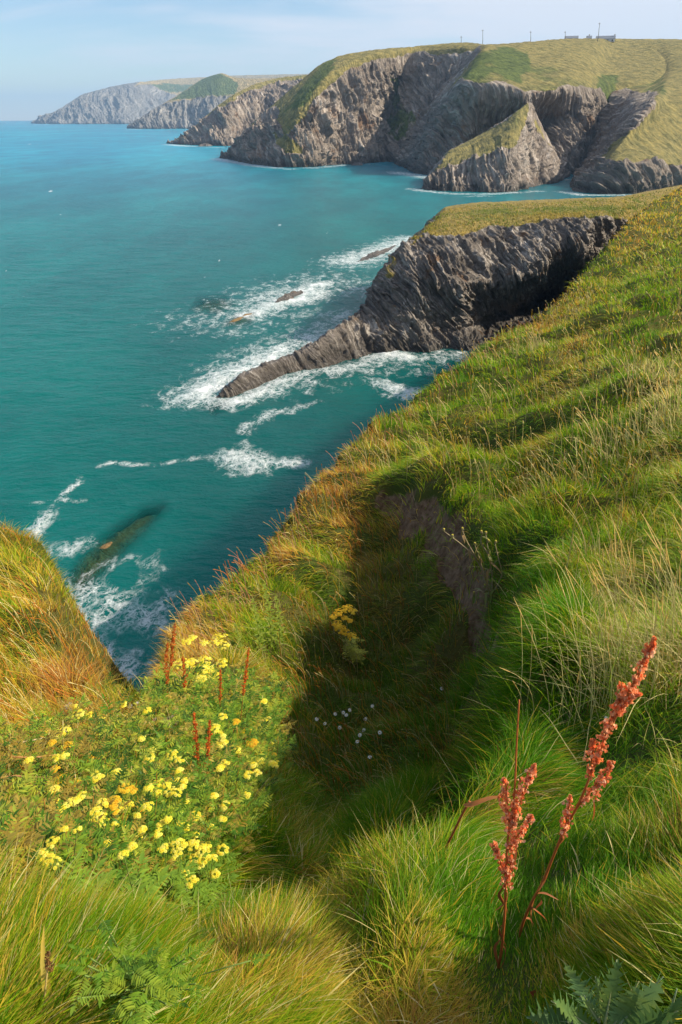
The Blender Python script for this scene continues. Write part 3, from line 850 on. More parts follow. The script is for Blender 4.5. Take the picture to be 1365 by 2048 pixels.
def stalks(name, X, Y, Hh, leanang, leanamt, col, rad, head=(.12, 2.6), seg=5, z=None, loc=None, label=None, cat=None, parent=None, hcol=None):
    m = MB()
    Z = ground(X, Y) if z is None else z
    for k in range(len(X)):
        p0 = np.array([X[k], Y[k], Z[k]]); ld = np.array([math.cos(leanang[k]), math.sin(leanang[k]), 0])
        ts = np.linspace(0, 1, seg + 1); h = Hh[k]
        pts = [p0 + h * (t * (1 - .3 * leanamt[k] * t) * np.array([0, 0, 1]) + leanamt[k] * .75 * t ** 1.9 * ld) for t in ts]
        r = rad[k] * (1.1 - .6 * ts)
        c = np.clip(col[k] * random.uniform(.8, 1.2), 0, .9)
        m.tube(pts, r, 3, c, cap=False)
        a, b = np.array(pts[-2]), np.array(pts[-1]); dv = (b - a) / np.linalg.norm(b - a); hl = head[0] * h
        hp = [b - dv * hl * .4 + dv * hl * q for q in (0, .25, .6, 1)]
        m.tube(hp, [r[-1], r[-1] * head[1], r[-1] * head[1] * .8, r[-1] * .3], 4, np.clip((hcol[k] if hcol is not None else c) * 1.05, 0, .9), cap=False)
    return m.build(name, STALK, parent, True, loc)


def stalk_field(name, n, seed, poly, hrange, cols, dmin, dmax, amin=-38, amax=38, thick=.34, spread=.35):
    x, y, px, py, s = sample_land(n, amin, amax, dmin, dmax)
    ok = in_poly(px, py, poly)
    x, y, px, py = x[ok], y[ok], px[ok], py[ok]; N = len(x)
    d = np.hypot(np.hypot(x, y), H - ground(x, y))
    col = np.array([cols[random.randrange(len(cols))] for _ in range(N)])
    o = stalks(name, x, y, rng.uniform(*hrange, N), rng.uniform(0, 2 * PI, N) * spread + PI * .85, rng.uniform(.1, .75, N), col, np.maximum(.0011, thick * d / 682) * rng.uniform(.6, 1.1, N))
    return kind(o, 'stuff')


stalk_field('seeding_grass', 2600, 1, [(740, 960), (870, 760), (1010, 680), (1200, 530), (1380, 400), (1390, 1000), (1000, 1020)], (.35, .75), [STRAW, STRAW * .8, GOLD, STRAW * np.array([1, .85, .7])], 6, 60, 0, 38)
stalk_field('rusty_seed_heads', 6500, 2, [(350, 1260), (560, 1060), (720, 870), (880, 770), (1000, 670), (1140, 590), (1120, 640), (980, 730), (800, 880), (700, 1010), (600, 1110), (420, 1300)], (.25, .5), [RUST * 1.2, np.array((.55, .28, .17)), np.array((.42, .2, .12)), GOLD * .9, STRAW * .8], 5, 45, -20, 30)
stalk_field('dry_bowl_stalks', 2600, 3, [(560, 1640), (560, 1250), (700, 1000), (960, 1260), (900, 1500)], (.2, .45), [STRAW * .7, GOLD * .8, RUST], 2.2, 12, -12, 20)
stalk_field('hummock_stalks', 1500, 4, [(-100, 1060), (0, 1055), (130, 1150), (240, 1390), (200, 1450), (-100, 1440)], (.25, .5), [GOLD, RUST * 1.3, STRAW, RUST], 2.8, 11, -40, -12)

# ------------------------------------------------------------------ sea
ys = np.concatenate([np.arange(1900, 1420, -12.), np.arange(1420, 300, -2.6), np.arange(300, 250, -1.3), np.arange(250, 241.4, -.7), [241.2]])
xs = np.concatenate([np.arange(-900, -120, 30.), np.arange(-120, 1480, 2.6), np.arange(1480, 2300, 30.)])
SX, SY = np.meshgrid(xs, ys)
S = Pz(SX, SY, 0.)
sx, sy = S[..., 0], S[..., 1]
FOAM = [  # pixels of the crest line, half-width in metres, strength
    ([(392, 792), (430, 770), (470, 748), (520, 725), (560, 702)], 4.2, 1.0), ([(560, 702), (610, 685), (650, 668)], 3.4, .8), ([(470, 735), (540, 700), (640, 655), (690, 630)], 6, .52),
    ([(420, 803), (470, 805), (520, 786), (565, 762)], 2.4, .95), ([(565, 760), (640, 742), (700, 736), (760, 722)], 2.6, .8), ([(760, 715), (790, 706), (815, 716)], 2.6, 1.05), ([(815, 722), (850, 715), (880, 708), (925, 712)], 2.6, .72), ([(560, 775), (680, 750), (800, 735), (900, 722)], 5, .42),
    ([(500, 630), (545, 612), (590, 592), (640, 568)], 4.2, 1.0), ([(600, 600), (625, 585)], 4.5, 1.05), ([(440, 640), (500, 622), (560, 585), (650, 560), (700, 575)], 11, .5), ([(520, 600), (570, 580)], 4, .75), ([(470, 660), (560, 630), (620, 625)], 6, .42),
    ([(700, 522), (730, 512), (770, 500), (820, 478)], 7, .92), ([(690, 530), (760, 520), (800, 500)], 8, .5), ([(760, 495), (820, 482)], 6, .7),
    ([(768, 768), (800, 780), (850, 790)], 1.9, .95), ([(780, 790), (840, 795)], 1.2, .8), ([(486, 866), (498, 850), (520, 843), (545, 826), (575, 822), (604, 814)], 1.1, .75), ([(560, 822), (640, 802)], .8, .55),
    ([(465, 915), (490, 925), (520, 930)], 2.1, 1.0), ([(548, 928), (592, 925)], 1.3, .95), ([(460, 948), (500, 945)], .9, .7), ([(488, 885), (505, 905)], 1.1, .6),
    ([(195, 932), (225, 925), (262, 928), (305, 930)], .55, .7), ([(325, 927), (350, 922), (400, 914), (440, 929)], .6, .5), ([(130, 985), (160, 965)], .5, .8), ([(50, 1085), (80, 1050), (95, 1030)], 1.0, .85), ([(70, 1008), (110, 1000), (165, 1002)], .5, .5), ([(95, 1030), (112, 1005), (150, 970), (160, 955)], .5, .5),
    ([(165, 1180), (230, 1215), (310, 1220)], 2.2, .72), ([(170, 1230), (240, 1250), (310, 1235)], 1.6, .75), ([(180, 1285), (220, 1310), (250, 1340)], 1.8, .75), ([(230, 1140), (270, 1125), (300, 1150)], 2.2, .34), ([(150, 1190), (190, 1260), (230, 1340)], 1.6, .7), ([(60, 1110), (170, 1090)], 1.5, .5),
    ([(440, 318), (470, 323), (500, 329), (530, 333)], 14, .95), ([(530, 334), (580, 338), (640, 335), (690, 330)], 9, .85), ([(690, 330), (760, 327), (830, 328)], 8, .6), ([(790, 345), (830, 350), (862, 356)], 14, .85), ([(700, 322), (740, 322)], 8, .6),
    ([(825, 378), (850, 382), (900, 387), (960, 389), (1030, 385)], 6, .95), ([(1030, 386), (1080, 382)], 5, .75), ([(940, 393), (985, 392)], 5, .6), ([(1128, 384), (1170, 390), (1230, 390), (1300, 389)], 7, .95), ([(1130, 360), (1150, 358)], 5, .7), ([(1220, 395), (1260, 395)], 4, .5),
    ([(338, 289), (370, 292), (395, 293)], 18, .95), ([(405, 294), (440, 295)], 14, .8), ([(470, 294), (520, 294)], 12, .5), ([(252, 258), (300, 259), (340, 259), (420, 260)], 40, .75), ([(66, 248.5), (180, 249), (260, 249)], 60, .7),
]
caps = [(340, 353), (92, 350), (178, 348), (255, 412), (237, 327), (80, 288), (165, 266), (375, 262), (415, 305), (430, 340), (330, 360), (560, 450), (470, 410), (230, 480), (120, 430), (640, 400), (1020, 380), (75, 400), (655, 465), (440, 520)]
for _ in range(30): caps.append((random.uniform(0, 850), 262 + 330 * random.random() ** 1.6))
foam = np.zeros(sx.shape)
for pts, r, st in FOAM:
    if pts[0][1] < 400: r, st = r * .6, st * .9
    W2 = [tuple(Pz(a, b, 0.)[:2]) for a, b in pts]
    xs_, ys_ = [w[0] for w in W2], [w[1] for w in W2]
    m = (sx > min(xs_) - 3 * r) & (sx < max(xs_) + 3 * r) & (sy > min(ys_) - 3 * r) & (sy < max(ys_) + 3 * r)
    d = seg_dist(sx[m], sy[m], W2)[0]
    foam[m] = np.maximum(foam[m], st * np.exp(-1.1 * (d / (1.25 * r)) ** 2))
for a, b in caps:
    c0 = Pz(a, b, 0.); dd = math.hypot(c0[0], c0[1])
    r = dd * random.uniform(.0008, .0022) if b > 300 else dd * random.uniform(.001, .0025)
    e = np.hypot((sx - c0[0]) / 1.6, (sy - c0[1]) / 2.6)
    foam = np.maximum(foam, 1.15 * np.clip(1.2 - e / r, 0, 1))
clear = np.zeros(sx.shape)
for poly, st, so in (([(135, 1165), (170, 1110), (235, 1055), (290, 1020), (328, 1012), (300, 1052), (250, 1100), (200, 1150), (165, 1185)], .85, 22), ([(385, 618), (400, 598), (450, 596), (470, 610), (430, 628)], .55, 14), ([(445, 652), (470, 632), (515, 622), (500, 645)], .6, 8), ([(410, 815), (440, 800), (470, 806), (430, 830)], .4, 12)):
    clear = np.maximum(clear, st * soft_poly(SX, SY, poly, so))
dcam = np.hypot(sx, sy)
S[..., 2] = .10 * fbm(sx / 7, sy / 4.5, 2., 3) * sstep(900, 150, dcam) + .45 * np.clip(foam - .7, 0, .4) * (1 + fbm(sx / 1.2, sy / 1.2, 4., 3)) * sstep(400, 160, dcam)

t = NT('sea_water'); o_ = t.obj()
fo = t.attr('foam'); cl = t.attr('clear')
big = t.noise(t.mapping(o_, (.008, .0035, 1)), 1, 4, .55)  # broad wind patches and cloud shadow, painted into the water colour
mid = t.noise(t.mapping(o_, (.05, .022, 1), (0, 0, R(12))), 1, 4, .6)
sepw = t.n('ShaderNodeSeparateXYZ'); t.l(o_, sepw.inputs[0])
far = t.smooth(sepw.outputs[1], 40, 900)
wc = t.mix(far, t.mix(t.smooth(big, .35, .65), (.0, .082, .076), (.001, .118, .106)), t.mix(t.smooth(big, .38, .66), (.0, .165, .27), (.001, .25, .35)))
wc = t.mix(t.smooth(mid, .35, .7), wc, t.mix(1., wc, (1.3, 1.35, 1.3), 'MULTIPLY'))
w1 = t.noise(t.mapping(o_, (.55, .95, 1), (0, 0, R(-20))), 1, 6, .62, .3)
w2 = t.noise(t.mapping(o_, (.12, .22, 1), (0, 0, R(14))), 1, 4, .6, .2)
wh = t.math('ADD', t.math('MULTIPLY', w1, .55), t.math('MULTIPLY', w2, 1.6))
wn = t.bump(wh, .8, .9)
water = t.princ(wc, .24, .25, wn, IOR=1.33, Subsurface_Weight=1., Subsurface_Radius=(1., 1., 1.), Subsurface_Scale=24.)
for q_ in t.t.nodes:
    if q_.type == 'BSDF_PRINCIPLED': q_.subsurface_method = 'BURLEY'
tr = t.n('ShaderNodeBsdfTransparent'); tr.inputs[0].default_value = (.62, .92, .80, 1)
mxw = t.n('ShaderNodeMixShader'); t.l(cl, mxw.inputs[0]); t.l(water, mxw.inputs[1]); t.l(tr.outputs[0], mxw.inputs[2])
# lacy foam
vor = t.n('ShaderNodeTexVoronoi', feature='DISTANCE_TO_EDGE'); vor.inputs['Scale'].default_value = .9
dv = t.n('ShaderNodeVectorMath', operation='ADD'); t.l(o_, dv.inputs[0])
dn = t.n('ShaderNodeVectorMath', operation='SCALE'); t.l(t.noise(o_, .7, 4, .6, out=1), dn.inputs[0]); dn.inputs['Scale'].default_value = 2.2; t.l(dn.outputs[0], dv.inputs[1])
t.l(t.mapping(dv.outputs[0], (1, .7, 1)), vor.inputs['Vector'])
lace = t.smooth(vor.outputs['Distance'], .02, .34, 1., 0.)
fn = t.noise(t.mapping(o_, (1, .6, 1)), .55, 7, .68, .6)
fn2 = t.noise(t.mapping(o_, (1, .75, 1)), 2.1, 6, .7, .8)
val = t.math('ADD', fo, t.math('ADD', t.math('MULTIPLY', t.math('SUBTRACT', fn, .5), 1.7), t.math('MULTIPLY', t.math('SUBTRACT', fn2, .5), 1.1)))
core = t.math('MULTIPLY', t.smooth(val, .68, 1.3), t.smooth(fo, .25, .6))
vor2 = t.n('ShaderNodeTexVoronoi', feature='DISTANCE_TO_EDGE'); vor2.inputs['Scale'].default_value = 2.3
t.l(t.mapping(dv.outputs[0], (1, .75, 1)), vor2.inputs['Vector'])
web = t.math('MAXIMUM', t.smooth(vor.outputs['Distance'], .0, .16, 1., 0.), t.smooth(vor2.outputs['Distance'], .0, .16, .8, 0.))
veil = t.math('MULTIPLY', web, t.math('MULTIPLY', t.smooth(t.math('ADD', fo, t.math('MULTIPLY', t.math('SUBTRACT', fn, .5), 2.4)), .25, .9), .75))
ff = t.math('MAXIMUM', core, t.math('MULTIPLY', veil, t.smooth(fo, .05, .25)))
fshade = t.princ((.82, .86, .87), .75, .2, t.bump(t.math('ADD', fn2, val), .7, .35))
mxf = t.n('ShaderNodeMixShader'); t.l(ff, mxf.inputs[0]); t.l(mxw.outputs[0], mxf.inputs[1]); t.l(fshade, mxf.inputs[2])
SEA = t.done(mxf.outputs[0])
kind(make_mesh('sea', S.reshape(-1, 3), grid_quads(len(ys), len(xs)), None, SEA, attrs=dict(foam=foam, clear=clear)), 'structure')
# sea bed under the clear water
t = NT('sea_bed')
SEABED = t.done(t.princ((.004, .045, .04), .9, .1))
bx_ = np.array([(-160, 15, -3.4), (220, 15, -3.4), (420, 420, -3.4), (-420, 420, -3.4)], float)
kind(make_mesh('sea_bed', bx_, [(0, 1, 2, 3)], None, SEABED), 'structure')

# ------------------------------------------------------------------ rocks in the sea
ROCK_SEA = rock_mat('wave_washed_rock', (.05, .048, .05), (.13, .12, .115), (.33, .30, .28), .9, (.2, .16, .06), (.1, .1, .03), .5, 1., .4)
ROCK_BED = rock_mat('submerged_rock', (.12, .08, .035), (.28, .18, .075), (.44, .31, .15), .9, (.2, .16, .06), (.1, .1, .03), .5, 1., .05)


def sea_rock(label, line, halfw, top, mat, sink=0., grp=None):
    """a long tilted bed of rock standing in the water along a pixel line"""
    W2 = np.array([Pz(a, b, 0.) for a, b in line]); L = np.linalg.norm(W2[-1] - W2[0])
    nu, nv = 90, 34
    c = catmull(W2, np.linspace(0, len(W2) - 1, nu)); tan = np.gradient(c, axis=0); tan /= np.linalg.norm(tan, axis=1)[:, None]
    sd = np.stack([tan[:, 1], -tan[:, 0], np.zeros(nu)], -1); u = np.linspace(0, 1, nu)
    prof = np.clip(np.sin(PI * np.clip(u * .94 + .03, 0, 1)), 0, 1) ** .6
    th = np.linspace(-1, 1, nv)
    P = c[None] + sd[None] * (halfw * prof)[None, :, None] * th[:, None, None]
    ctr0 = W2[0][0] * .37
    P += sd[None] * (halfw * .35 * fbm(u * L / 2.5, ctr0, 2., 3))[None, :, None]
    hh = top * prof[None] * (1 - np.abs(th[:, None] + .25) ** 1.7 * np.where(th[:, None] > -.25, .64, 1.5))
    al = u[None] * L; ac = th[:, None] * halfw
    n = ridged(al / 3.5 + ctr0, ac / .55, 3.3, 4) * .8 + fbm(al / 1.6, ac / 1.3, 1.1 + ctr0, 4) * .8 - .1
    P[..., 2] = sink + hh * (1 + .5 * n) - .5 - (1 - prof[None]) * .3
    st = (P @ np.array([.5, .3, .8])) / .5
    ctr = c[nu // 2].copy(); ctr[2] = 0
    o = make_mesh('rock', (P - ctr).reshape(-1, 3), grid_quads(nv, nu), None, mat, attrs=dict(grass=np.zeros(P.shape[:2]), green=np.zeros(P.shape[:2]), strata=st))
    o.location = ctr
    return tag(o, label, 'rock', grp)


sea_rock('dark slab of rock in white surf, farthest rock from the viewer beside the near headland', [(712, 528), (740, 515), (765, 505), (806, 486)], 1.7, 1.05, ROCK_SEA)
sea_rock('grey wedge of rock with heavy white surf breaking over its right end', [(545, 610), (570, 600), (590, 592), (612, 582)], 1.4, 1.15, ROCK_SEA)
sea_rock('low brown rock barely awash, left of the grey wedge in surf', [(450, 652), (475, 640), (500, 630), (520, 622)], 1.2, .6, ROCK_BED)
sea_rock('dim rounded rock just under the teal water, leftmost of the offshore rocks', [(392, 618), (415, 606), (440, 602), (468, 606)], 2.6, .8, ROCK_BED, -.55)
sea_rock('long brown rock shelf sunk under green water below the left grass hummock', [(120, 1180), (180, 1118), (245, 1066), (325, 1010)], 2.3, 1.0, ROCK_BED, -.72)
sea_rock('small black rock at the foot of the third headland', [(398, 293), (408, 292.5), (416, 292.5), (424, 292)], 5, 3.2, ROCK_SEA)
sea_rock('small black rock in the bay under the tall grey cliff', [(704, 331), (712, 330.5), (720, 330.5), (727, 330)], 3.2, 2.2, ROCK_SEA)

# ------------------------------------------------------------------ poles and houses on the far skyline
t = NT('weathered_pole'); POLE = t.done(t.princ(t.mix(t.noise(t.obj(), 3, 4), (.08, .07, .065), (.16, .15, .14)), .8, .2))
t = NT('painted_wall'); WALL = t.done(t.princ(t.mix(t.noise(t.obj(), .8, 5), (.60, .60, .60), (.50, .50, .50)), .8, .2))
t = NT('slate_roof'); SLATE = t.done(t.princ(t.mix(t.noise(t.mapping(t.obj(), (1, 1, 6)), 1.2, 5), (.13, .15, .18), (.24, .26, .30)), .6, .3))
t = NT('window_glass'); GLASS = t.done(t.princ((.03, .035, .045), .1, .6))


def pole(label, px, ytop, ybase, d, lean=0.):
    b = Pd(px, ybase, d); tp = Pd(px + lean, ytop, d); h = tp[2] - b[2]
    r = empty('utility_pole', b - [0, 0, 3], label, 'utility pole', 'poles along the far skyline')
    m = MB(); m.tube([(0, 0, 0), (0, 0, 3), tp - b + [0, 0, 3]], [.2, .2, .14], 6); m.build('pole_shaft', POLE, r)
    e = tp - b + [0, 0, 3]
    m = MB(); m.box((-1.0, -.12, -.12), (1.0, .12, .12), None, .4, e - [0, 0, .8]); m.build('crossarm', POLE, r)
    return r


pole('short thin pole, leftmost of the poles on the far skyline', 923, 72, 86, 700)
pole('tall upright pole second from the left on the far skyline, over the dark cliff', 966, 59, 82, 700)
pole('upright pole on the skyline above the green brow of the cliff', 1062, 62, 79, 720)
pole('short pole beside the low roof of the left house on the skyline', 1131, 62, 76, 740)
pole('tallest pole on the skyline, leaning, standing beside the slate-roofed house', 1197, 45, 74, 680, 3)


def house(label, px0, px1, yb, ye, d, depth, roofh, chim, gable_white):
    a = Pd(px0, yb, d); b = Pd(px1, yb, d); w = np.linalg.norm(b - a); hgt = (Pd(px0, ye, d) - a)[2]
    rz = math.atan2(b[1] - a[1], b[0] - a[0])
    r = empty('house', a - [0, 0, 3.5], label, 'house'); r.rotation_euler = (0, 0, rz)
    zt = 3.5 + hgt; zr = zt + roofh
    m = MB(); m.box((0, 0, 2.2), (w, depth, zt))
    m.add([(0.003, 0, zt), (0.003, depth, zt), (0.003, depth / 2, zr - .15), (w - .003, 0, zt), (w - .003, depth, zt), (w - .003, depth / 2, zr - .15)], None, [(0, 2, 1), (3, 4, 5)])
    m.build('wall', WALL, r, False)
    m = MB(); e = .35
    for s in (0, 1):
        y0, y1 = (-.4, depth / 2) if s == 0 else (depth + .4, depth / 2)
        V = [(-e, y0, zt - .25), (w + e, y0, zt - .25), (w + e, y1, zr), (-e, y1, zr)]
        V = V + [(x, y, z + .22) for x, y, z in V]
        m.add(V, [(0, 1, 2, 3), (7, 6, 5, 4), (0, 4, 5, 1), (1, 5, 6, 2), (3, 2, 6, 7), (0, 3, 7, 4)])
    rf = m.build('roof', SLATE, r, False)
    for cx in chim:
        m = MB(); m.box((cx * w - .5, depth / 2 - .5, zr - .5), (cx * w + .5, depth / 2 + .5, zr + 1.3)); m.build('chimney', WALL, rf, False)
    for k in range(max(1, int(w / 4))):
        x = (k + .5) * w / max(1, int(w / 4))
        m = MB(); m.box((x - .6, -.06, zt - 1.9), (x + .6, -.004, zt - .7)); m.build('window', GLASS, r, False)
    return r


house('long low house with slate roof and white chimney on the far skyline', 1192, 1230, 80.5, 78, 770, 6, 2.2, [.96], True)
house('small white house partly behind the brow, left of the long slate-roofed house', 1173, 1183, 79, 76.5, 770, 6, 1.8, [.5], True)
house('low grey-roofed house beside a short pole on the skyline, leftmost house', 1130, 1156, 78.5, 77, 750, 6, 1.8, [], False)

# ------------------------------------------------------------------ plants
STEM = leafy('plant_stem', None, .1, .6, .2)
LEAF = leafy('plant_leaf', None, .35, .5, .2, 25.)
PETAL = leafy('plant_petal', None, .3, .6, .1)
SEEDM = leafy('dock_seed', None, .5, .65, .15, 60.)


def pixline(pts, d, dslope=0.):
    """points on lines of sight at a plant's own distance"""
    return np.array([Pd(p[0], p[1], d + (p[2] if len(p) > 2 else 0)) for p in pts])


def resample(P, n):
    P = np.asarray(P, float)
    return catmull(P, np.linspace(0, len(P) - 1, n))


def spike(m, P, w, size, dens, cols):
    """a whorled seed spike: papery valves packed round a stem"""
    P = resample(P, 24); seg = np.linalg.norm(np.diff(P, axis=0), axis=1).sum()
    n = max(8, int(dens * seg / size)); tan = np.gradient(P, axis=0); tan /= np.linalg.norm(tan, axis=1)[:, None]
    for k in range(n):
        u = random.random(); i = min(23, int(u * 23)); a = random.uniform(0, 2 * PI)
        whorl = .72 + .35 * math.sin(u * seg / size * 1.1 + w * 9000)
        rr = w * whorl * (math.sin(PI * (u * .80 + .17)) ** .6) * random.uniform(.25, 1.)
        s1 = np.cross(tan[i], (0.2, 1, .1)); s1 /= np.linalg.norm(s1); s2 = np.cross(tan[i], s1)
        p = P[i] + rr * (math.cos(a) * s1 + math.sin(a) * s2)
        c = np.array(cols[random.randrange(len(cols))]) * random.uniform(.7, 1.25)
        sz = size * random.uniform(.55, 1.1)
        # three-winged valve
        ax = tan[i] + np.array([random.uniform(-.6, .6) for _ in range(3)]); ax /= np.linalg.norm(ax)
        q = np.cross(ax, (math.cos(a), math.sin(a), .3)); q /= np.linalg.norm(q)
        for w_ in range(3):
            q2 = q * math.cos(w_ * 2.094) + np.cross(ax, q) * math.sin(w_ * 2.094)
            V = [p - ax * sz * .55, p + q2 * sz * .42 - ax * sz * .15, p + q2 * sz * .34 + ax * sz * .3, p + ax * sz * .55]
            m.add(V, [(0, 1, 2, 3)], None, c)


DOCKRED = [(.86, .36, .18), (.88, .46, .27), (.74, .25, .11), (.90, .56, .38), (.6, .2, .09)]
DOCKDRY = [(.30, .10, .04), (.22, .075, .03), (.38, .15, .06)]


def curl_leaf(m, p, dirv, L, W, c):
    m.leaf(np.asarray(p), dirv, (0, 0, 1), L, W, c, droop=random.uniform(.3, 1.2), fold=random.uniform(.3, 1.), n=7, curl=random.uniform(-.12, .12))


def dock(label, stem, spikes, leaves, d, rad, size, width, cols=DOCKRED, stemcol=(.50, .14, .035), dens=9., foot=None):
    P = pixline(stem, d)
    base = P[0].copy(); base[2] = ground(base[0], base[1])
    P = np.vstack([[base - [0, 0, .02]], P]) if P[0][2] > base[2] + .01 else P
    r = empty('dock_plant', base, label, 'dock plant')
    m = MB(); Q = resample(P, 26); m.tube(Q, np.linspace(rad, rad * .4, 26), 6, stemcol)
    sbr = MB()
    hasb = False
    for sp in spikes:
        S_ = pixline(sp, d)
        j = np.argmin(np.linalg.norm(Q - S_[0], axis=1))
        if np.linalg.norm(Q[j] - S_[0]) > rad * 1.5:
            sbr.tube(resample(np.vstack([[Q[max(0, j - 1)]], S_[:1], S_[-1:]]), 6), rad * .45, 5, stemcol); hasb = True
    st = m.build('stem', STEM, r, True, base)
    if hasb: sbr.build('branch', STEM, st, True, base)
    for sp in spikes:
        m = MB(); spike(m, pixline(sp, d), width * (sp[0][3] if len(sp[0]) > 3 else 1), size, dens * 2.4, cols); m.build('seed_spike', SEEDM, r, False, base)
    for lf in leaves:
        m = MB(); p = Pd(lf[0], lf[1], d); q = Pd(lf[2], lf[3], d + random.uniform(-.01, .02)); v = q - p
        curl_leaf(m, p, v, np.linalg.norm(v) * 1.2, np.linalg.norm(v) * random.uniform(.08, .14), np.array(DOCKDRY[random.randrange(3)]))
        m.build('withered_leaf', LEAF, r, True, base)
    return r


gd = .93 * float(np.hypot(*hit(1004, 1900)[0][0][:2]))
dock('upright red dock plant with stubby seed spikes, left of the taller leaning dock',
     [(1003, 1904), (1010, 1830), (1012, 1757), (1016, 1676), (1029, 1592), (1034, 1480), (1039, 1400)],
     [[(1018, 1645), (1010, 1600), (1011, 1556)], [(1024, 1648), (1040, 1590), (1056, 1560), (1072, 1527)], [(1020, 1694), (1038, 1668), (1066, 1630)], [(1013, 1758), (1000, 1722), (987, 1684)], [(1014, 1775), (1019, 1735), (1022, 1712)], [(1020, 1665), (1028, 1630), (1034, 1600)]],
     [(1014, 1770, 985, 1790), (1013, 1780, 1030, 1815), (1030, 1685, 1052, 1712), (1003, 1890, 1036, 1925), (1002, 1880, 978, 1902), (1006, 1850, 988, 1866), (1020, 1700, 1046, 1716)], gd, .0030, .0075, .014, dens=5.)
gd2 = .93 * float(np.hypot(*hit(1048, 1842)[0][0][:2]))
dock('tall red dock plant leaning right with a long knobbly seed spike',
     [(1046, 1846), (1066, 1800), (1088, 1760), (1124, 1671), (1160, 1603), (1194, 1519), (1228, 1441), (1267, 1374), (1309, 1280)],
     [[(1195, 1522), (1205, 1480), (1222, 1445), (1232, 1405)], [(1236, 1428), (1250, 1405), (1262, 1390), (1284, 1388)], [(1240, 1420), (1262, 1385), (1283, 1335), (1300, 1300), (1310, 1274)], [(1236, 1415), (1240, 1390), (1244, 1368)],
      [(1180, 1552), (1182, 1515), (1188, 1478)], [(1163, 1605), (1190, 1580), (1210, 1550), (1227, 1522)], [(1128, 1668), (1135, 1630), (1142, 1590)]],
     [(1185, 1600, 1198, 1630), (1130, 1665, 1136, 1692), (1098, 1730, 1112, 1752), (1078, 1790, 1092, 1808), (1070, 1795, 1050, 1802), (1060, 1812, 1098, 1826), (1075, 1787, 1112, 1790), (1050, 1838, 1082, 1850)], gd2, .0032, .0075, .0135, dens=5.)
# withered leaf on a leaning stalk
gd3 = .95 * float(np.hypot(*hit(882, 1715)[0][0][:2]))
P = pixline([(880, 1718), (905, 1670), (930, 1618), (940, 1603)], gd3); b0 = P[0]
r = empty('dock_leaf', b0, 'single withered brown dock leaf curled on a red stalk, left of the two big docks', 'dock leaf')
m = MB(); m.tube(resample(P, 8), .003, 5, (.45, .13, .04)); m.build('stalk', STEM, r, True, b0)
m = MB(); v = Pd(978, 1583, gd3) - P[-1]; curl_leaf(m, P[-1] - v * .35, v, np.linalg.norm(v) * 1.5, .016, np.array((.42, .18, .075))); m.build('leaf_blade', LEAF, r, True, b0)
for (px, py, q, lb) in ((1085, 1815, (1110, 1822), 'curled brown dock leaf lying in grass right of the leaning red stem'), (1060, 1985, (1075, 2000), 'dark red withered leaf scrap at the foot of the docks, above the spiny leaves'), (1190, 1905, (1250, 1885), 'brown withered dock leaf lying above the spiny green thistle leaves')):
    Pk, tk = hit(px, py); dk = float(np.hypot(*Pk[0][:2])) * .97
    m = MB(); a = Pd(px, py, dk); v = Pd(q[0], q[1], dk) - a
    curl_leaf(m, a, v, np.linalg.norm(v) * 1.4, np.linalg.norm(v) * .8, np.array((.26, .075, .035)))
    o = m.build('withered_leaf', LEAF, None, True, a); o.location = a; tag(o, lb, 'leaf')

# small docks among the flowers
for (stem, sps, lb) in (
    ([(335, 1392), (340, 1330), (347, 1250)], [[(334, 1370), (333, 1320), (336, 1285)], [(343, 1330), (346, 1290), (351, 1246)]], 'rust-red dock spikes at the cliff notch, left of the big yellow ragwort'),
    ([(482, 1440), (488, 1380), (498, 1296)], [[(487, 1390), (492, 1345), (499, 1294)]], 'single slim rusty dock spike right of the big yellow ragwort'),
    ([(398, 1560), (394, 1490), (388, 1425)], [[(399, 1552), (394, 1490), (388, 1423)]], 'left one of two short orange-red dock spikes in the flower bed'),
    ([(414, 1560), (417, 1500), (420, 1440)], [[(414, 1556), (417, 1500), (420, 1438)]], 'right one of two short orange-red dock spikes in the flower bed'),
    ([(370, 1390), (368, 1350), (366, 1316)], [[(370, 1375), (369, 1345), (366, 1312)]], 'small rusty dock spike in front of the big yellow ragwort'),
    ([(440, 1405), (442, 1370), (441, 1340)], [[(441, 1400), (442, 1370), (441, 1338)]], 'faint orange dock spike under the flowers of the big yellow ragwort')):
    dk = float(np.hypot(*hit(stem[0][0], stem[0][1] + 30)[0][0][:2])) * .97
    k_ = dk / .9
    dock(lb, stem, sps, [], dk, .0035, .012, .018 + .004 * (dk > 3.4), [(.70, .20, .05), (.78, .30, .07), (.56, .13, .03)], (.5, .17, .04), 3.2)

RAGY = [(.94, .86, .09), (.96, .90, .17), (.92, .80, .06)]
RAGO = [(.84, .56, .03), (.78, .46, .03), (.88, .64, .05)]


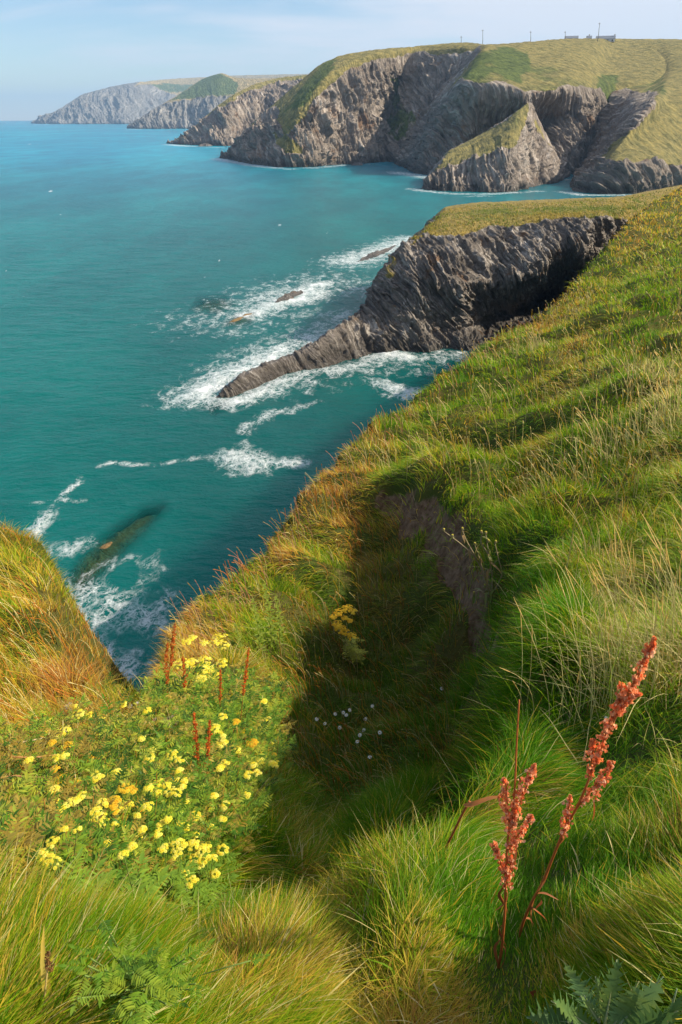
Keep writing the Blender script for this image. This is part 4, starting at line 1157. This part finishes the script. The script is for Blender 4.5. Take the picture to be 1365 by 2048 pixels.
def corymb(m, p, R0, n, cols, size=.0075):
    """flat-topped cluster of small daisy-like heads"""
    for k in range(n):
        a = random.uniform(0, 2 * PI); rr = R0 * math.sqrt(random.random())
        q = p + np.array([rr * math.cos(a), rr * math.sin(a), -.15 * rr + random.uniform(-.07, .07) * R0])
        c = np.array(cols[random.randrange(len(cols))]) * random.uniform(.85, 1.1)
        tilt = np.array([math.cos(a) * .5 * rr / R0, math.sin(a) * .5 * rr / R0, 1.]); tilt /= np.linalg.norm(tilt)
        u = np.cross(tilt, (.3, 1, 0)); u /= np.linalg.norm(u); v = np.cross(tilt, u); s = size * random.uniform(.7, 1.25)
        m.blob(q, s * .5, c * np.array([.9, .72, .6]), (1, 1, .7), 5, 3)
        V, T = [], []
        for j in range(9):
            th = j * 2 * PI / 9
            e = u * math.cos(th) + v * math.sin(th); f = u * math.cos(th + .3) + v * math.sin(th + .3); g = u * math.cos(th - .3) + v * math.sin(th - .3)
            V += [q + e * s * .25 + tilt * s * .15, q + f * s * .9 + tilt * s * .1, q + e * s * 1.15, q + g * s * .9 + tilt * s * .1]
            T.append((4 * j, 4 * j + 1, 4 * j + 2, 4 * j + 3))
        m.add(V, T, None, c)


def pinnate(m, p, d, L, c, n=7, w=.35, lw=.38):
    """ragged divided leaf"""
    d = np.asarray(d, float); d /= np.linalg.norm(d); sd = np.cross(d, (0, 0, 1.)); sd /= np.linalg.norm(sd) + 1e-9
    for k in range(n):
        t_ = (k + 1) / n; q = p + d * L * t_ - np.array([0, 0, .35 * L * t_ * t_])
        ll = L * w * (1.1 - t_ * .7) * random.uniform(.7, 1.2)
        for s in (-1, 1):
            m.leaf(q, d * .55 + s * sd + np.array([0, 0, random.uniform(-.2, .4)]), (0, 0, 1), ll, ll * lw, np.asarray(c) * random.uniform(.75, 1.3), n=3, lobes=0)
    m.leaf(p + d * L * .85 - np.array([0, 0, .25 * L]), d, (0, 0, 1), L * .35, L * .13, c, n=3)


def ragwort(label, heads, base, grp=None, cols=RAGY, R0=.022, nfl=9, leafc=(.18, .32, .04), stemc=(.16, .22, .05), nleaf=8, leafL=.07, size=.0075, name='ragwort_plant'):
    base = np.asarray(base, float); heads = [np.asarray(h) for h in heads]
    r = empty(name, base, label, 'ragwort plant', grp)
    m = MB(); top = np.mean(heads, 0); fork = base + (top - base) * .6
    m.tube(resample([base, base + (fork - base) * .5 + [.004, 0, 0], fork], 6), .0028, 5, stemc)
    for h in heads: m.tube(resample([fork, (fork + h) / 2 + [0, 0, -.004], h - [0, 0, .004]], 4), .0016, 4, stemc)
    m.build('stem', STEM, r, True, base)
    m = MB()
    for k in range(nleaf):
        a = k * 2.4 + random.random(); t_ = random.uniform(.05, .95)
        pinnate(m, base + (fork - base) * t_, (math.cos(a), math.sin(a), .45), leafL * random.uniform(.7, 1.3), leafc, 7, .4, .26)
    m.build('foliage', LEAF, r, True, base)
    for h in heads:
        m = MB(); corymb(m, h, R0 * random.uniform(.5, 1.15), int(nfl * random.uniform(.7, 1.3)), cols, size); m.build('flower_head', PETAL, r, False, base)
    return r


def over(px, py, lift):
    """a point raised above the land, on the line of sight"""
    P, t_ = hit(px, py); u = ray(px, py); P = P[0]
    for k in range(60):
        if P[2] - ground(P[0], P[1]) >= lift: break
        P = P - u * .02
    return P


def foot(P):
    return np.array([P[0], P[1], float(ground(P[0], P[1])) - .01])


# the two ragworts that stand out
hd = [over(*p, .42) for p in ((385, 1274), (428, 1284), (447, 1288), (408, 1284), (372, 1282), (440, 1272))] + [over(*p, .34) for p in ((409, 1318), (398, 1338), (445, 1324), (362, 1326), (418, 1334), (384, 1322), (402, 1356), (428, 1348), (410, 1345))]
ragwort('biggest ragwort, broad bright yellow clusters above the cliff notch', hd, foot(np.mean(hd, 0)), None, RAGY, .07, 36, nleaf=26, leafL=.11, size=.0105)
hd = [over(*p, .55) for p in ((668, 1232), (680, 1222), (695, 1215), (708, 1222), (690, 1235), (675, 1246), (700, 1240))] + [over(*p, .42) for p in ((690, 1262), (704, 1270), (682, 1256))]
bs = foot(over(716, 1325, .05))
ragwort('lone amber-yellow ragwort on a tall stalk in the shaded hollow', hd, bs, None, RAGO, .085, 42, leafc=(.34, .38, .06), nleaf=34, leafL=.15, size=.013)

HZ = [(265, 660), (250, 700), (675, 700), (700, 760), (460, 765), (875, 650), (320, 855), (415, 850), (450, 875), (535, 880), (528, 905), (575, 900), (330, 905), (370, 920), (385, 940), (440, 980), (300, 990), (655, 950), (690, 920), (750, 965), (820, 980), (555, 990), (465, 1045), (420, 1040), (615, 1005), (665, 1035), (755, 1035), (695, 1065), (785, 1065), (865, 1068), (830, 1105), (750, 1125), (755, 1085), (205, 1040), (210, 1120), (160, 1085), (1000, 685), (1015, 725), (990, 740), (970, 775), (1050, 665), (875, 735), (880, 895), (835, 860), (720, 800), (690, 800), (295, 510), (575, 525), (440, 900), (515, 1055), (205, 830), (270, 865), (475, 825), (545, 1010), (985, 650), (590, 685), (345, 545), (140, 680), (885, 530), (1030, 490), (480, 500), (960, 600), (850, 610), (920, 570), (655, 1055), (540, 1000), (590, 890), (280, 700), (230, 705)]
HZ = [(a / 1.95, 1150 + b / 1.95) for a, b in HZ]
for _ in range(95):
    a, b = HZ[random.randrange(69)]; HZ.append((a + random.gauss(0, 32), b + random.gauss(0, 26)))
pts3 = [over(a, b, random.uniform(.2, .42)) for a, b in HZ]
left = list(range(len(HZ)))
DESC = []
while left:
    i = left.pop(0)
    near = sorted(left, key=lambda j: np.linalg.norm(pts3[j] - pts3[i]))[:random.choice((1, 2, 2))]
    near = [j for j in near if np.linalg.norm(pts3[j] - pts3[i]) < .22]
    for j in near: left.remove(j)
    g = [pts3[k] for k in [i] + near]
    low = HZ[i][1] > 1570
    ragwort('short ragwort with %s in the sunny flower bed' % ('small yellow clusters near the grass lip' if low else 'scattered yellow clusters among feathery leaves'), g, foot(np.mean(g, 0)), 'small ragworts near the grass lip' if low else 'small ragworts farther back in the flower bed',
            RAGY if random.random() < .93 else RAGO, .0076 * float(np.linalg.norm(g[0] - CAM)), 17, nleaf=14, leafL=.085, size=.0021 * float(np.linalg.norm(g[0] - CAM)))

stalk_field('bed_stalks', 2200, 5, SHELF, (.12, .34), [RUST, GOLD, STRAW, YG * .8, RUST * .8], 1.5, 6, -40, 2, .36, 1.)
# leafy ground cover of the shelf
m = MB()
x, y, px, py, s = sample_land(30000, -40, 5, 1.2, 6.2)
sel = in_poly(px, py, SHELF)
for X_, Y_, px_ in list(zip(x[sel], y[sel], px[sel]))[:4200]:
    z_ = float(ground(X_, Y_)); hh = .03 + .3 * random.random() ** 1.4; a = random.uniform(0, 2 * PI)
    cc = np.array(random.choice([(.08, .20, .02), (.2, .33, .03), (.33, .40, .05), (.05, .12, .02), (.36, .30, .06), (.13, .26, .03)]))
    if px_ < 200 and random.random() < .35: cc = np.array((.3, .24, .05))
    L_ = random.uniform(.04, .1) * (1.4 if math.hypot(X_, Y_) > 3.5 else 1)
    for q in range(2):
        a += random.uniform(1.5, 3.5)
        pinnate(m, np.array([X_, Y_, z_ + hh]), (math.cos(a), math.sin(a), 1.0), L_, cc, 6, .42, .26)
kind(m.build('leafy_ground_cover', LEAF, None, True), 'stuff')

# upright leafy weeds on the far side of the notch
for (tp, bt, lb) in (((528, 1165), (545, 1300), 'tall pale green leafy weed stem on the ridge slope, highest of the group'), ((505, 1195), (520, 1310), 'pale green leafy weed standing left of the highest one on the ridge slope'), ((470, 1245), (485, 1330), 'short green leafy weed nearest the yellow ragwort on the ridge slope'), ((552, 1190), (560, 1300), 'pale green leafy weed standing right of the highest one on the ridge slope')):
    b = hit(*bt)[0][0]; db = float(np.hypot(b[0], b[1])); tpw = Pd(tp[0], tp[1], db)
    b = foot(b); r = empty('leafy_weed', b, lb, 'weed', 'leafy weeds on the ridge slope')
    P = resample([b, (b + tpw) / 2 + [.02, 0, 0], tpw], 20); m = MB(); m.tube(P, np.linspace(.006, .002, 20), 5, (.2, .26, .05)); m.build('stem', STEM, r, True, b)
    m = MB(); Lw = np.linalg.norm(tpw - b)
    for k in range(60):
        u_ = .1 + .9 * k / 60; a = k * 2.4
        m.leaf(P[min(19, int(u_ * 19))], (math.cos(a), math.sin(a), .5), (0, 0, 1), .12 * Lw * (1.25 - u_), .028 * Lw, np.array((.22, .30, .04)) * random.uniform(.8, 1.2), n=3)
    m.build('foliage', LEAF, r, True, b)

# pale thistle seed heads
FLUFF = leafy('thistle_down', None, .5, .9, .05)


def thistle(label, heads, dlift, R0, col=(.72, .60, .52)):
    H3 = [over(a, b, dlift) for a, b in heads]; b = foot(np.mean(H3, 0)); r = empty('thistle', b, label, 'thistle')
    m = MB(); fork = b + (np.mean(H3, 0) - b) * .5; m.tube([b, fork], .004, 5, (.3, .26, .12))
    for h in H3: m.tube(resample([fork, (fork + h) / 2, h], 4), .0025, 4, (.3, .24, .12))
    m.build('stem', STEM, r, True, b)
    m = MB()
    for k in range(7):
        a = k * 2.4; m.leaf(b + (fork - b) * random.random(), (math.cos(a), math.sin(a), .4), (0, 0, 1), .11, .04, (.16, .2, .07), lobes=4)
    m.build('foliage', LEAF, r, True, b)
    for h in H3:
        m = MB(); m.blob(h - [0, 0, R0 * .4], R0 * .55, (.3, .22, .12), (1, 1, 1.1), 7, 5)
        for k in range(90):
            v = rng.normal(size=3); v /= np.linalg.norm(v); v[2] = abs(v[2]) * .9 - .1
            sdv = np.cross(v, (.3, .5, .8)); sdv /= np.linalg.norm(sdv) + 1e-9
            m.add([h - sdv * R0 * .07, h + sdv * R0 * .07, h + v * R0 * random.uniform(.8, 1.2)], None, [(0, 1, 2)], np.array(col) * random.uniform(.8, 1.15))
        m.build('seed_head', FLUFF, r, False, b)
    return r


thistle('thistle with one fluffy white seed head standing against the sea at the notch', [(235, 1281)], .4, .03, (.82, .78, .74))
thistle('thistle with two fluffy pale heads at the lower edge of the cliff notch', [(246, 1342), (252, 1338)], .3, .024, (.7, .62, .55))
thistle('thistle with a cluster of pinkish brown seed heads in the flower bed', [(335, 1440), (345, 1436), (350, 1444), (338, 1450), (328, 1444)], .2, .026, (.66, .46, .36))
thistle('thistle with a single round pale pink head above the brown cluster', [(353, 1417)], .22, .022, (.78, .60, .52))
thistle('thistle with one dusty pink head left of the brown cluster', [(311, 1440)], .2, .020, (.70, .52, .42))
thistle('thistle with loose whitish heads beside yellow flowers behind the bed', [(262, 1413), (275, 1408), (284, 1411)], .2, .02, (.8, .74, .72))
thistle('thistle with one whitish fluffy head low among the front yellow flowers', [(257, 1664)], .12, .014, (.78, .72, .66))
thistle('thistle with a white tuft beside a yellow head at the left of the bed', [(133, 1414), (140, 1409)], .2, .02, (.82, .76, .7))

# white daisies in the shade
for k, (a, b) in enumerate([(671, 1428), (687, 1425), (693, 1430), (731, 1438), (728, 1460), (745, 1412), (715, 1483), (634, 1438), (650, 1447), (740, 1514), (700, 1420), (680, 1455), (884, 1377), (1215, 1438), (720, 1470), (760, 1465)]):
    h = over(a, b, .14 if a < 1000 else .1); bb = foot(h); r = empty('daisy', bb, 'white daisy beside the leaning dock spike' if a > 1000 else 'white daisy alone in the dark hollow under the lawn edge' if a > 800 else 'small white daisy in the shaded hollow', 'daisy', None if a > 800 else 'daisies in the shaded hollow')
    m = MB(); m.tube(resample([bb, (bb + h) / 2 + [.01, 0, 0], h], 5), .0018, 4, (.12, .2, .04)); m.build('stem', STEM, r, True, bb)
    tl = np.array([random.uniform(-.5, .5), random.uniform(-.7, .1), 1]); tl /= np.linalg.norm(tl); u = np.cross(tl, (1, .2, 0)); u /= np.linalg.norm(u); v = np.cross(tl, u)
    sc = .020 if h[1] > 2.5 else .012
    m = MB()
    for j in range(13):
        th = j * 2 * PI / 13; e = u * math.cos(th) + v * math.sin(th); m.leaf(h + e * sc * .25, e, tl, sc * .85, sc * .34, (.86, .86, .84), .15, .05, 3)
    m.build('petals', PETAL, r, True, bb)
    m = MB(); m.blob(h + tl * sc * .08, sc * .32, (.8, .5, .03), (1, 1, .6)); m.build('flower_centre', PETAL, r, True, bb)

# gangly sow thistle at the lip of the bank
bt = hit(985, 1215)[0][0]; dk = float(np.hypot(bt[0], bt[1])); b = foot(bt)
r = empty('sow_thistle', b, 'gangly half-dry sow thistle with yellow buds, leaning out over the bare earth bank', 'sow thistle')
ST_ = [[(985, 1210), (972, 1160), (955, 1120), (925, 1090), (905, 1075), (888, 1062)], [(985, 1210), (985, 1150), (978, 1110), (972, 1068)], [(972, 1160), (960, 1120), (950, 1090)], [(985, 1190), (1005, 1150), (998, 1120), (990, 1085)], [(955, 1120), (935, 1085), (925, 1060)], [(978, 1110), (962, 1085), (966, 1065)], [(985, 1200), (960, 1180), (948, 1188)]]
m = MB()
for L_ in ST_: m.tube(resample(pixline(L_, dk), 10), np.linspace(.009, .004, 10), 5, (.34, .27, .15))
m.build('stem', STEM, r, True, b)
m = MB()
for k in range(26):
    L_ = ST_[k % len(ST_)]; q = resample(pixline(L_, dk), 10)[random.randrange(1, 8)]
    m.leaf(q, (random.uniform(-1, 1), random.uniform(-1, 1), random.uniform(-.6, .4)), (0, 0, 1), random.uniform(.06, .16), .03, random.choice([(.16, .19, .06), (.28, .2, .1), (.22, .2, .08)]), 1., .3, 5, 0, .1)
m.build('foliage', LEAF, r, True, b)
for (a_, b_) in ((888, 1060), (905, 1072), (972, 1066), (963, 1064), (966, 1090), (977, 1082), (992, 1084), (950, 1088), (925, 1058), (970, 1172), (948, 1186)):
    m = MB(); q = Pd(a_, b_, dk); m.blob(q, .014, (.36, .30, .14), (1, 1, 1.4), 6, 4); m.blob(q + [0, 0, .015], .012, (.62, .52, .08), (1, 1, .6), 6, 4, .2); m.build('flower_head', PETAL, r, False, b)

# pale grass tufts standing above the turf
TUFTS = [((1330, 1340), 130, (.38, .74), 'large tuft of bleached dry grass at the right edge, beside the leaning dock tip', STRAW * 1.15, .26),
         ((1240, 1240), 26, (.3, .6), 'loose tuft of straw-coloured grass left of the large bleached tuft', STRAW * .95, .16),
         ((1180, 1130), 14, (.35, .65), 'thin tuft of tall seeding grass with brown heads, middle of the right slope', STRAW * .85, .16),
         ((1345, 860), 90, (.5, .95), 'dense clump of pale dry grass at the right edge, higher up the slope', STRAW * 1.15, .75),
         ((1310, 770), 26, (.5, .9), 'smaller clump of pale grass above the dense one at the right edge', STRAW, .5),
         ((1060, 700), 20, (.45, .8), 'upright tuft of pale stems near the ridge edge by the sea cave', STRAW * .9, .5)]
for (p, n, hr, lb, c, sp) in TUFTS:
    B = foot(hit(*p)[0][0]); r = empty('grass_tuft', B, lb, 'grass tuft')
    X_ = B[0] + rng.normal(0, sp, n); Y_ = B[1] + rng.normal(0, sp * .7, n); dd = float(np.linalg.norm(B - CAM))
    hc = np.tile(c * np.array([.95, .8, .6]), (n, 1))
    stalks('seed_stalks', X_, Y_, rng.uniform(*hr, n), rng.uniform(1.9, 4.4, n), rng.uniform(.05, .6, n), np.tile(c, (n, 1)), np.full(n, max(.0014, .42 * dd / 682)), (.2, 2.0), 7, None, B, parent=r, hcol=hc)
    n2 = n * 5
    X2 = B[0] + rng.normal(0, sp, n2); Y2 = B[1] + rng.normal(0, sp * .7, n2)
    bl = np.clip(c * rng.uniform(.6, 1.15, (n2, 1)), 0, .9); mixg = rng.uniform(0, 1, (n2, 1)) < .35; bl = np.where(mixg, YG * rng.uniform(.8, 1.4, (n2, 1)), bl)
    o = blades('blades', X2, Y2, rng.uniform(hr[0] * .6, hr[1] * .75, n2), np.maximum(.003, np.full(n2, .75 * dd / 682)), rng.uniform(1.6, 4.6, n2), rng.uniform(.15, 1., n2), bl, bl * 1.1, 5, None, parent=r)
    vv = np.empty(len(o.data.vertices) * 3, np.float32); o.data.vertices.foreach_get('co', vv); o.data.vertices.foreach_set('co', (vv.reshape(-1, 3) - B.astype(np.float32)).ravel())

# dead stalks lying across the left edge
for k, (a, b, c_s, lb) in enumerate((((-40, 1493), (70, 1480), (135, 1462), 'pale bleached stalk lying at the left edge, highest of the fallen stalks'), ((-40, 1508), (60, 1515), (140, 1506), 'reddish fallen stalk just under the bleached one at the left edge'), ((-40, 1662), (40, 1640), (122, 1620), 'tan fallen stalk slanting up under the left yellow flowers'), ((-40, 1674), (70, 1675), (180, 1664), 'long level straw-coloured fallen stalk, lowest at the left edge'), ((-30, 1560), (30, 1552), (95, 1556), 'short brown fallen stalk between the upper and lower fallen stalks'), ((-20, 1645), (50, 1620), (100, 1560), 'thin tan stalk leaning up steeply at the left edge'), ((105, 1668), (130, 1640), (155, 1620), 'short tan stalk leaning up among the front yellow flowers'))):
    P = np.array([over(*q, .24) for q in (a, b, c_s)]); ctr = P[0].copy()
    m = MB(); m.tube(resample(P, 10), np.linspace(.0052, .003, 10), 5, [(.66, .52, .30), (.5, .24, .1), (.55, .36, .17), (.6, .42, .2), (.42, .22, .1), (.55, .4, .2), (.55, .42, .22)][k])
    for j in range(3):
        q = resample(P, 10)[3 + 2 * j]; m.leaf(q, (P[-1] - P[0]) + rng.normal(0, .06, 3), (0, 0, 1), .09, .007, (.6, .46, .22), .2, .3, 4)
    o = m.build('fallen_stalk', STALK, None, True, ctr); o.location = ctr; tag(o, lb, 'stalk', 'fallen stalks at the left edge')

# spiny thistle leaves, bottom right
b = foot(over(1210, 2030, .0)); r = empty('thistle_rosette', b, 'blue-green spiny thistle rosette in the bottom right corner', 'thistle rosette')
for (p, q) in (((1200, 2040), (1130, 1935)), ((1210, 2050), (1235, 1915)), ((1180, 2050), (1050, 2035)), ((1230, 2060), (1330, 1950)), ((1250, 2070), (1360, 2020)), ((1190, 2060), (1100, 2000)), ((1215, 2050), (1190, 1950)), ((1225, 2055), (1280, 1960)), ((1330, 2060), (1355, 1975)), ((1160, 2070), (1080, 2060)), ((1200, 2045), (1160, 1990))):
    a = over(*p, .18); c2 = over(*q, random.uniform(.22, .3)); v = c2 - a; L_ = np.linalg.norm(v); m = MB()
    cc = np.array(random.choice([(.10, .19, .06), (.15, .25, .09), (.07, .14, .045)]))
    m.leaf(a, v, (0, -.3, 1), L_, L_ * .40, cc, -.1, .3, 5, 9)
    sd = np.cross(v / L_, (0, 0, 1.)); m.tube(resample([a, a + v * .5 + [0, 0, .01 * L_], a + v * .97], 6), np.linspace(.0022, .0008, 6), 4, (.3, .38, .22))
    for j in range(6):
        for s_ in (-1, 1):
            t_ = .12 + j * .14; w_ = L_ * .2 * math.sin(PI * min(1, t_ + .05)); pj = a + v * t_ + v * .05
            m.add([pj + sd * s_ * w_ * .6 - v * .025, pj + sd * s_ * w_ * .6 + v * .025, pj + sd * s_ * w_ * 1.6 + v * .07 + [0, 0, .012]], None, [(0, 1, 2)], cc * 1.5)
    m.build('leaf', LEAF, r, True, b)
# feathery weed, bottom left
b = foot(over(285, 2000, 0.)); r = empty('feathery_weed', b, 'feathery green weed in the grass near the bottom left corner', 'weed')
m = MB()
m2 = MB()
for k in range(70):
    q = over(random.gauss(285, 50), random.gauss(1960, 46), random.uniform(.18, .28)); a = random.uniform(0, 2 * PI)
    m2.tube(resample([b, (b + q) / 2 + [0, 0, .02], q], 5), .0012, 4, (.16, .24, .05))
    pinnate(m, q, (math.cos(a), math.sin(a), .4), random.uniform(.026, .046), random.choice([(.12, .24, .02), (.20, .30, .03), (.07, .16, .02)]), 11, .34, .22)
m.build('foliage', LEAF, r, True, b); m2.build('stem', STEM, r, True, b)
# plantain-like dry head, bottom left corner
b = foot(over(72, 2060, 0.)); q = over(97, 1925, .2); r = empty('plantain', b, 'yellowed blade and brown bud-like head at the bottom left corner', 'plantain')
m = MB(); m.leaf(b, q - b, (.4, -1, .3), np.linalg.norm(q - b) * .9, .013, (.46, .36, .07), .45, .5, 8, 0, .05); m.build('leaf', LEAF, r, True, b)
m = MB(); m.tube([b, q], .0014, 4, (.4, .3, .1)); m.build('stem', STEM, r, True, b)
m = MB(); spike(m, np.array([q - [0, 0, .02], q, q + [.004, 0, .028]]), .006, .0045, 9., [(.30, .17, .07), (.40, .25, .11), (.22, .12, .05)]); m.build('seed_head', SEEDM, r, False, b)

# rough grass on the top of the near headland
nvG, nuG = G_gm.shape
jj = rng.integers(0, nvG - 30, 90000); ii = rng.integers(0, nuG, 90000)
ok = (G_gm[jj, ii] > .55) & (jj > 210)
PG = G_P[jj[ok], ii[ok]]; n = len(PG)
PG = PG + np.stack([rng.normal(0, .25, n), rng.normal(0, .25, n), np.zeros(n)], -1)
mixv = .5 + perlin(PG[:, 0] / 6, PG[:, 1] / 6, 2.) * .9 + rng.uniform(-.3, .3, n)
cg = np.where(mixv[:, None] > .5, np.array((.36, .28, .06)), np.array((.17, .21, .03))) * rng.uniform(.7, 1.3, (n, 1))
blades('headland_turf', PG[:, 0], PG[:, 1], rng.uniform(.25, .6, n), rng.uniform(.10, .22, n), rng.uniform(1.5, 4.5, n), rng.uniform(.2, .9, n), cg, cg * 1.15, 2, 'stuff', GRASS, 1., PG[:, 2] - .05)

# ------------------------------------------------------------------ air
t = NT('haze_air'); pv = t.n('ShaderNodeVolumePrincipled')
pv.inputs['Color'].default_value = (.40, .66, 1, 1); pv.inputs['Density'].default_value = .00010; pv.inputs['Anisotropy'].default_value = .0
t.l(pv.outputs[0], t.out.inputs['Volume'])
m = MB(); m.box((-16000, -900, -5.5), (16000, 16000, 420)); hz = m.build('haze', t.m, None, False); kind(hz, 'stuff')

# ------------------------------------------------------------------ sky and sun
SUN_EL, SUN_AZ = R(38), R(89)          # azimuth measured from the view direction towards the right
w = bpy.data.worlds.new('World'); scene.world = w; w.use_nodes = True
nt = w.node_tree; nt.nodes.clear()
N_ = nt.nodes.new; Lk = nt.links.new
sky = N_('ShaderNodeTexSky'); sky.sky_type = 'NISHITA'; sky.sun_disc = False; sky.sun_elevation = SUN_EL; sky.sun_rotation = SUN_AZ
sky.air_density = 1.0; sky.dust_density = 0.; sky.ozone_density = 4.0
tc = N_('ShaderNodeTexCoord'); sep = N_('ShaderNodeSeparateXYZ'); Lk(tc.outputs['Generated'], sep.inputs[0])
dz = N_('ShaderNodeMath'); dz.operation = 'ADD'; dz.inputs[1].default_value = .22; Lk(sep.outputs[2], dz.inputs[0])
dvx = N_('ShaderNodeVectorMath'); dvx.operation = 'DIVIDE'; cmb = N_('ShaderNodeCombineXYZ')
for k in range(3): Lk(dz.outputs[0], cmb.inputs[k])
Lk(tc.outputs['Generated'], dvx.inputs[0]); Lk(cmb.outputs[0], dvx.inputs[1])
mp = N_('ShaderNodeMapping'); mp.inputs['Scale'].default_value = (.8, 1.5, 1); mp.inputs['Location'].default_value = (3.1, .6, 0); Lk(dvx.outputs[0], mp.inputs[0])
cn = N_('ShaderNodeTexNoise'); cn.inputs['Scale'].default_value = 1.1; cn.inputs['Detail'].default_value = 7; cn.inputs['Roughness'].default_value = .55; cn.inputs['Distortion'].default_value = .3; Lk(mp.outputs[0], cn.inputs[0])
bias = N_('ShaderNodeMath'); bias.operation = 'MULTIPLY_ADD'; Lk(sep.outputs[0], bias.inputs[0]); bias.inputs[1].default_value = .5; Lk(cn.outputs[0], bias.inputs[2])
mr = N_('ShaderNodeMapRange'); mr.interpolation_type = 'SMOOTHSTEP'; Lk(bias.outputs[0], mr.inputs[0]); mr.inputs[1].default_value = .31; mr.inputs[2].default_value = .64; mr.inputs[4].default_value = .88
mixc = N_('ShaderNodeMix'); mixc.data_type = 'RGBA'; Lk(mr.outputs[0], mixc.inputs[0]); Lk(sky.outputs[0], mixc.inputs[6]); mixc.inputs[7].default_value = (6.0, 6.2, 6.8, 1)
bg = N_('ShaderNodeBackground'); bg.inputs[1].default_value = .105; Lk(mixc.outputs[2], bg.inputs[0])
ow = N_('ShaderNodeOutputWorld'); Lk(bg.outputs[0], ow.inputs[0])

sl_ = bpy.data.lights.new('sun', 'SUN'); sl_.energy = 5.0; sl_.angle = R(.5); sl_.color = (1, .89, .70)
so = bpy.data.objects.new('sun', sl_); COL.objects.link(so)
from mathutils import Vector
dirv = Vector((math.sin(SUN_AZ) * math.cos(SUN_EL), math.cos(SUN_AZ) * math.cos(SUN_EL), math.sin(SUN_EL)))
so.rotation_euler = dirv.to_track_quat('Z', 'Y').to_euler(); so.location = dirv * 300

cd = bpy.data.cameras.new('camera'); co = bpy.data.objects.new('camera', cd); COL.objects.link(co)
co.location = (0, 0, H); co.rotation_euler = (PI / 2 - PITCH, 0, 0)
cd.sensor_fit = 'VERTICAL'; cd.sensor_height = 36; cd.sensor_width = 24; cd.lens = 24; cd.clip_start = .05; cd.clip_end = 40000
scene.camera = co
scene.view_settings.view_transform = 'Standard'; scene.view_settings.look = 'None'; scene.view_settings.gamma = 1; scene.view_settings.exposure = .5
scene.render.engine = 'CYCLES'
scene.cycles.use_denoising = True
scene.cycles.max_bounces = 8; scene.cycles.transparent_max_bounces = 12; scene.cycles.volume_bounces = 0
scene.cycles.sample_clamp_indirect = 6
